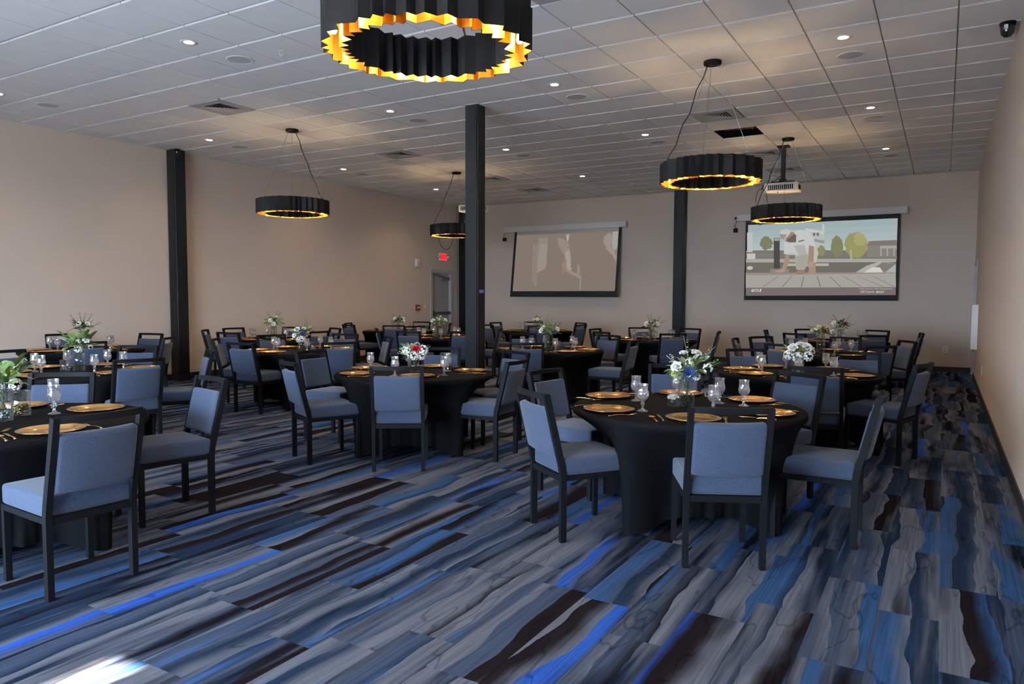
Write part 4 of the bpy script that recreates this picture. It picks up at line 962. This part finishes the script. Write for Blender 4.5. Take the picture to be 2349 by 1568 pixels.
L_sage = mat('sage_leaf', (0.27, 0.34, 0.18, 1), 0.6, noise=(40, 0.2)); L_green = mat('green_leaf', (0.15, 0.23, 0.075, 1), 0.5, noise=(40, 0.2)); L_dark = mat('dark_leaf', (0.035, 0.06, 0.025, 1), 0.5); L_stem = mat('stem_green', (0.07, 0.10, 0.035, 1), 0.6)
FM = dict(rw=rose('rose', F_white), rc=rose('rose', F_cream), rb=rose('rose', F_red, 0.036), ry=rose('rose', F_yel, 0.026), rd=rose('rose', F_drk, 0.030), gb=gerbera('gerbera', F_blue), gn=gerbera('gerbera', F_navy, 0.042),
          hw=cluster('hydrangea', F_white, 0.042, 44, 0.013), hs=cluster('small_blossoms', F_white, 0.026, 26, 0.008), hl=cluster('small_blossoms', F_lime, 0.02, 22, 0.008), hy=cluster('small_blossoms', F_yel, 0.026, 26, 0.009), hc=cluster('small_blossoms', F_cream, 0.026, 26, 0.009))
LM = dict(ls=leaf('leaf', L_sage, 0.07, 0.026), lg=leaf('leaf', L_green, 0.09, 0.022), lb=leaf('leaf', L_green, 0.11, 0.036), ld=leaf('leaf', L_dark, 0.08, 0.016), lp=leaf('leaf', mat('pale_leaf', (0.30, 0.38, 0.16, 1), 0.5), 0.09, 0.03))
SM = dict(ss=sprig('sprig', L_sage), sd=sprig('sprig', L_dark, 0.15, 8), sg=sprig('sprig', L_green, 0.13, 10, 0.012, 0.022), sw=sprig('sprig', F_white, 0.10, 7, 0.012, 0.008))
def vase(name, label, x, y, r, h_, cat='vase'):
    t = thing(name, label, cat, (x, y, TZ+0.0005))
    MB().lathe([(0.0001, 0.0), (r, 0.0), (r, h_), (r-0.003, h_), (r-0.003, 0.008), (0.0001, 0.008)], 32).obj('cylinder', M_glass, t, True)
    MB().lathe([(r, h_), (r+0.0008, h_+0.001), (r-0.0015, h_+0.0025), (r-0.0038, h_+0.001), (r-0.003, h_)], 32).obj('rim', M_goblet, t, True)
    return t
VS = dict(T0=(0.05, 0.185), T1=(0.052, 0.18), T2=(0.045, 0.12), T3=(0.055, 0.20), T4=(0.05, 0.24), T5=(0.055, 0.16), T6=(0.055, 0.22), T7=(0.055, 0.20), T8=(0.05, 0.15), T9=(0.055, 0.20), T10=(0.055, 0.15), T11=(0.055, 0.18), T12=(0.058, 0.11), T13=(0.055, 0.21), T14=(0.055, 0.20))
# bouquet recipes: flowers (kind, picture-right, toward-camera, up, size), leaves, sprigs
B_ = dict(
 T0=([('hl', .03, .05, .06, 1.2), ('hw', .05, .05, .0, .8), ('hw', -.03, .06, -.01, .9)], ('lb', 14, .05, 'lp', 8), [('sw', .1, .05, .10)]),
 T1=([('rw', -.055, .085, .055, 1.1), ('rw', .045, .03, .13, 1.15), ('rw', -.02, .02, .13, .9), ('gb', .015, .11, .025, 1.15), ('hs', .105, .07, .05, 1.2), ('hs', .01, .09, .085, .9), ('hl', .02, .09, .07, .9), ('hl', -.07, .07, .01, .9), ('hw', .05, .06, .0, .6)], ('ls', 20, .05, 'lp', 7), [('ss', -.01, .0, .16), ('ss', .1, .02, .11), ('sw', -.10, .03, .10), ('sg', .13, .02, .05)]),
 T2=([('rb', .01, .09, .075, 1.15), ('hw', .065, .05, .06, 1.1), ('hw', -.06, .05, .06, 1.0), ('hw', .0, .07, .015, 1.0), ('hw', .05, .05, .01, .9), ('hl', -.07, .06, .04, 1.0), ('hs', .02, .0, .10, 1.0)], ('ls', 12, .05, 'lg', 4), [('sw', -.06, .05, .09), ('sw', -.11, .05, .02), ('sw', .10, .04, .07)]),
 T3=([('rw', .05, .08, .06, 1.0), ('hs', .0, .09, .05, .8), ('hw', .0, .05, -.01, .9), ('hs', .08, .05, .0, .8)], ('lb', 12, .06, 'lg', 12), [('sw', -.12, .02, .07), ('sg', .02, .0, .09)]),
 T4=([('rw', -.03, .07, .07, 1.0), ('rw', .05, .07, .07, 1.0)], ('ld', 18, .05, 'lg', 6), [('sd', -.09, .0, .12), ('sd', -.02, .0, .13), ('sd', .03, .0, .12), ('sd', .08, .0, .12), ('sd', .13, .0, .03)]),
 T5=([('gn', .01, .09, .03, 1.2), ('rw', -.05, .06, .08, 1.2), ('rw', -.08, .07, .01, 1.0), ('rw', .02, .03, .09, 1.0), ('hw', .0, .07, -.03, 1.0), ('hw', -.04, .06, -.04, .8)], ('lg', 12, .05, 'ls', 8), [('sg', .06, .0, .11), ('sg', .11, .0, .08), ('sd', .04, .0, .13)]),
 T6=([('rc', -.04, .08, .06, 1.2), ('rc', .04, .03, .11, 1.0), ('rc', .0, .09, .01, 1.1)], ('lg', 20, .06, 'ls', 8), [('sd', -.07, .0, .13), ('sd', .08, .0, .13), ('sd', .05, .0, .15)]),
 T7=([('rw', -.09, .06, .06, 1.2), ('rw', .09, .06, .07, 1.2), ('hc', .0, .07, .08, 1.0), ('hc', -.03, .04, .10, .8)], ('lg', 18, .05, 'ls', 8), [('sw', .02, .0, .12), ('sg', .0, .0, .11)]),
 T8=([('rw', -.06, .06, .07, 1.3), ('rw', .08, .06, .08, 1.2), ('rw', .09, .06, .03, 1.0)], ('ld', 20, .05, 'lg', 4), [('sd', -.08, .0, .11)]),
 T9=([('rc', -.09, .07, .03, 1.1), ('rc', .09, .06, .05, 1.1), ('rc', -.07, .06, .07, .9), ('gb', .06, .09, .01, .8)], ('lg', 16, .05, 'ls', 14), [('sg', -.04, .0, .13), ('sg', .03, .0, .13), ('sg', .12, .0, .09), ('sd', .0, .0, .15)]),
 T10=([('rc', -.06, .05, .06, 1.2), ('rc', .0, .07, .06, 1.3), ('rc', .07, .05, .06, 1.2)], ('ld', 14, .04, 'lg', 4), []),
 T11=([('rc', -.08, .07, .06, 1.3), ('rc', .07, .06, .06, 1.2)], ('ld', 16, .05, 'lg', 6), [('sd', -.06, .0, .13), ('sd', -.02, .0, .14), ('sd', .10, .0, .13), ('sd', .13, .0, .06)]),
 T12=([('rw', -.04, .07, .09, 1.5), ('rw', .06, .06, .10, 1.5), ('rw', .01, .02, .12, 1.2), ('hw', -.07, .06, .03, 1.1), ('hw', .0, .08, .01, 1.2), ('hw', .07, .06, .02, 1.1), ('hs', .10, .05, .06, 1.0)], ('ls', 10, .05, 'lg', 5), []),
 T13=([('ry', -.02, .08, .09, 1.2), ('rd', .03, .09, .05, 1.1), ('hy', .07, .06, .07, 1.2), ('hc', -.05, .06, .07, 1.2), ('ry', .05, .05, .10, 1.1), ('hc', .11, .05, .04, 1.1), ('hy', -.09, .05, .05, 1.0)], ('lg', 14, .05, 'ls', 10), [('sw', .14, .0, .10), ('sg', -.10, .0, .05)]),
 T14=([('rc', -.09, .07, .07, 1.3), ('rd', .05, .07, .06, 1.2), ('rd', .0, .05, .10, 1.0)], ('lg', 14, .05, 'ld', 10), [('sd', -.09, .0, .14), ('sd', .10, .0, .14), ('sd', .14, .0, .02)]))
BL = dict(T0='bouquet of broad pale-green leaves with white hydrangea, lime blossoms', T1='bouquet of white roses, eucalyptus and one bright blue gerbera', T2='white bouquet with one bright red flower', T3='bouquet of broad dark green leaves and one white rose',
          T4='bouquet of dark tall sprigs with two white roses', T5='bouquet of white flowers around one navy bloom', T6='leafy bouquet with cream roses before the long wall', T7='bouquet with two white roses at its sides by column', T8='dark leafy bouquet with white roses nearest the exit door',
          T9='airy green bouquet with cream roses and small blue flower', T10='low bouquet of three cream roses below the dim screen', T11='dark bouquet of two cream roses by the screen-wall column', T12='low bouquet of all-white roses and hydrangea', T13='bouquet of yellow and cream blossoms with dark red rose',
          T14='bouquet of cream rose and dark red flowers below bright screen')
for k, (x, y) in TAB.items():
    r, vh = VS[k]; r_ = random.Random('b'+k)
    vase('glass_vase', 'clear glass cylinder vase holding the bouquet on '+TD[k], x, y, r, vh)
    tocam = math.atan2(-y, -x); rr = tocam+PI/2           # azimuth toward the camera, and picture-right
    fa = thing('flower_arrangement', BL[k], 'bouquet', (x, y, TZ+vh), tocam-1.5*PI)   # local -Y faces the camera, local +X picture-right
    fl, (la, na, up, lb_, nb_), sp = B_[k]
    S = 1.12
    stems = MB()
    for i in range(7):
        a = 2*PI*i/7; stems.tube([(0.030*math.cos(a), 0.030*math.sin(a), -vh+0.012), (-0.012*math.cos(a), -0.012*math.sin(a), -0.02), (-0.03*math.cos(a), -0.03*math.sin(a), 0.05)], 0.0025, 5)
    stems.obj('stems', L_stem, fa, True)
    for (ty, n) in ((la, int(na*2.2)), (lb_, int(nb_*2.2))):
        for i in range(n):
            az = 2*PI*(i+r_.uniform(-.4, .4))/n*1.0+(1.3 if ty == lb_ else 0); el = r_.uniform(-0.25, 1.1); rad = r_.uniform(0.03, 0.105)
            base = Vector((math.cos(az)*rad, math.sin(az)*rad, 0.035+0.075*math.sin(max(0, el))+r_.uniform(-.01, .03)))
            sc = r_.uniform(0.6, 0.95)
            o = obj('leaf', LM[ty], fa, base*S, (el, r_.uniform(-.7, .7), az-PI/2), (sc, sc, sc))
    # leaves behind and between the blooms
    for i in range(26):
        az = r_.uniform(0, 2*PI); el = r_.uniform(0.3, 1.4); rad = r_.uniform(0.0, 0.06); o = obj('leaf', LM[r_.choice((la, lb_))], fa, (rad*math.cos(az), rad*math.sin(az), 0.03+r_.uniform(0, .07)), (el, 0, az-PI/2), (0.75, 0.75, 0.75))
    FS = dict(r=0.60, g=0.72, h=0.85)
    for (ty, fx, fy, fz, sc) in fl:
        p = Vector((fx*1.1, -fy, fz+0.03))*S; d = Vector((fx*0.9, -fy*1.2-0.02, fz*0.8+0.035)).normalized()
        q = d.to_track_quat('Z', 'Y'); o = obj(FM[ty].name.split('.')[0], FM[ty], fa, p, q.to_euler(), (sc*S*FS[ty[0]],)*3)
    for (ty, fx, fy, fz) in sp:
        d = Vector((fx*1.1, -fy, fz+0.05)).normalized(); q = d.to_track_quat('Z', 'Y'); obj('sprig', SM[ty], fa, Vector((fx*0.6, -fy*0.5, fz*0.55+0.02))*S, q.to_euler(), (S, S, S))
# small companion jars
M_peb = mat('gold_pebble', (0.45, 0.34, 0.16, 1), 0.2, metal=0.9)
M_gem = mat('silver_gem', (0.5, 0.5, 0.52, 1), 0.1, metal=0.7); M_bgem = mat('blue_gem', (0.01, 0.02, 0.35, 1), 0.1)
def pebbles(n, r, h_, s, seed, m, name):
    mb = MB(); r_ = random.Random(seed)
    for i in range(n):
        a = r_.uniform(0, 2*PI); q = (r-s)*math.sqrt(r_.random()); z = 0.008+s+r_.random()*(h_-s); M = Matrix.Translation((q*math.cos(a), q*math.sin(a), z)) @ Matrix.Rotation(r_.uniform(0, 3), 4, 'X') @ Matrix.Rotation(r_.uniform(0, 3), 4, 'Y') @ Matrix.Diagonal((s, s*0.8, s*0.55, 1))
        v, f = [], []
        for (zz, rr) in ((-1, 0.0), (-0.5, 0.86), (0.5, 0.86), (1, 0.0)):
            for j in range(6): v.append(M @ Vector((rr*math.cos(j*PI/3), rr*math.sin(j*PI/3), zz)))
        for g in range(3):
            for j in range(6): f.append((g*6+j, g*6+(j+1) % 6, g*6+6+(j+1) % 6, g*6+6+j))
        mb.add(v, f)
    return mb.data(name, m, True)
def on_table(px, py): p = at_z(px, py, TZ); return p.x, p.y
jx, jy = on_table(50, 953)
j = vase('glass_jar', 'open glass cylinder half filled with gold pebbles', jx, jy, 0.050, 0.150, 'jar')
tag(obj('gold_pebbles', pebbles(230, 0.045, 0.062, 0.010, 4, M_peb, 'gold_pebbles'), None, (jx, jy, TZ+0.001)), 'heap of shiny gold pebbles inside the glass cylinder', 'pebbles', kind='stuff')
x, y = TAB['T0']
tag(obj('glass_gems', pebbles(60, 0.045, 0.05, 0.013, 6, M_gem, 'glass_gems'), None, (x, y, TZ+0.001)), 'silver glass gems at the bottom of the broad-leaf vase', 'gems', kind='stuff')
tag(obj('blue_glass_gem', pebbles(6, 0.045, 0.03, 0.02, 9, M_bgem, 'blue_glass_gem'), None, (x, y, TZ+0.001)), 'deep blue glass gems in the vase beside gold pebbles', 'gems', kind='stuff')
jx, jy = on_table(1544, 932)
vase('glass_jar', 'short glass jar holding one white rose in water', jx, jy, 0.038, 0.10, 'jar')
fr_ = thing('floating_rose', 'single white rose sitting inside the short glass jar', 'rose', (jx, jy, TZ+0.02))
obj('rose', FM['rw'], fr_, (0, 0, 0.035), (0.2, 0, 0), (0.8, 0.8, 0.8))
for a in (0.3, 2.2, 4.2): obj('leaf', LM['ls'], fr_, (0.012*math.cos(a), 0.012*math.sin(a), 0.005), (0.9, 0, a-PI/2), (0.4, 0.4, 0.4))
for k, px, py, m in (('T5', 720, 803, M_gem), ('T9', 1284, 800, M_gem), ('T11', 1478, 779, M_peb), ('T7', 990, 771, M_gem), ('T3', 160, 851, M_gem)):
    tx, ty = TAB[k]; p = at_z(px, py, TZ); d = Vector((p.x-tx, p.y-ty, 0))
    if d.length > 0.16: d = d.normalized()*0.16
    if d.length < 0.12: d = d.normalized()*0.12
    vase('glass_jar', 'small glass jar beside the bouquet on '+TD[k], tx+d.x, ty+d.y, 0.042, 0.11, 'jar')
    tag(obj('jar_pebbles', pebbles(50, 0.037, 0.045, 0.010, k, m, 'jar_pebbles'), None, (tx+d.x, ty+d.y, TZ+0.001)), 'shiny pebbles in the small jar on '+TD[k], 'pebbles', kind='stuff')
tx, ty = TAB['T1']
tag(obj('vase_pebbles', pebbles(70, 0.047, 0.06, 0.011, 2, mat('dark_pebble', (0.03, 0.035, 0.03, 1), 0.3), 'vase_pebbles'), None, (tx, ty, TZ+0.001)), 'dark pebbles at the bottom of the blue-gerbera vase', 'pebbles', kind='stuff')
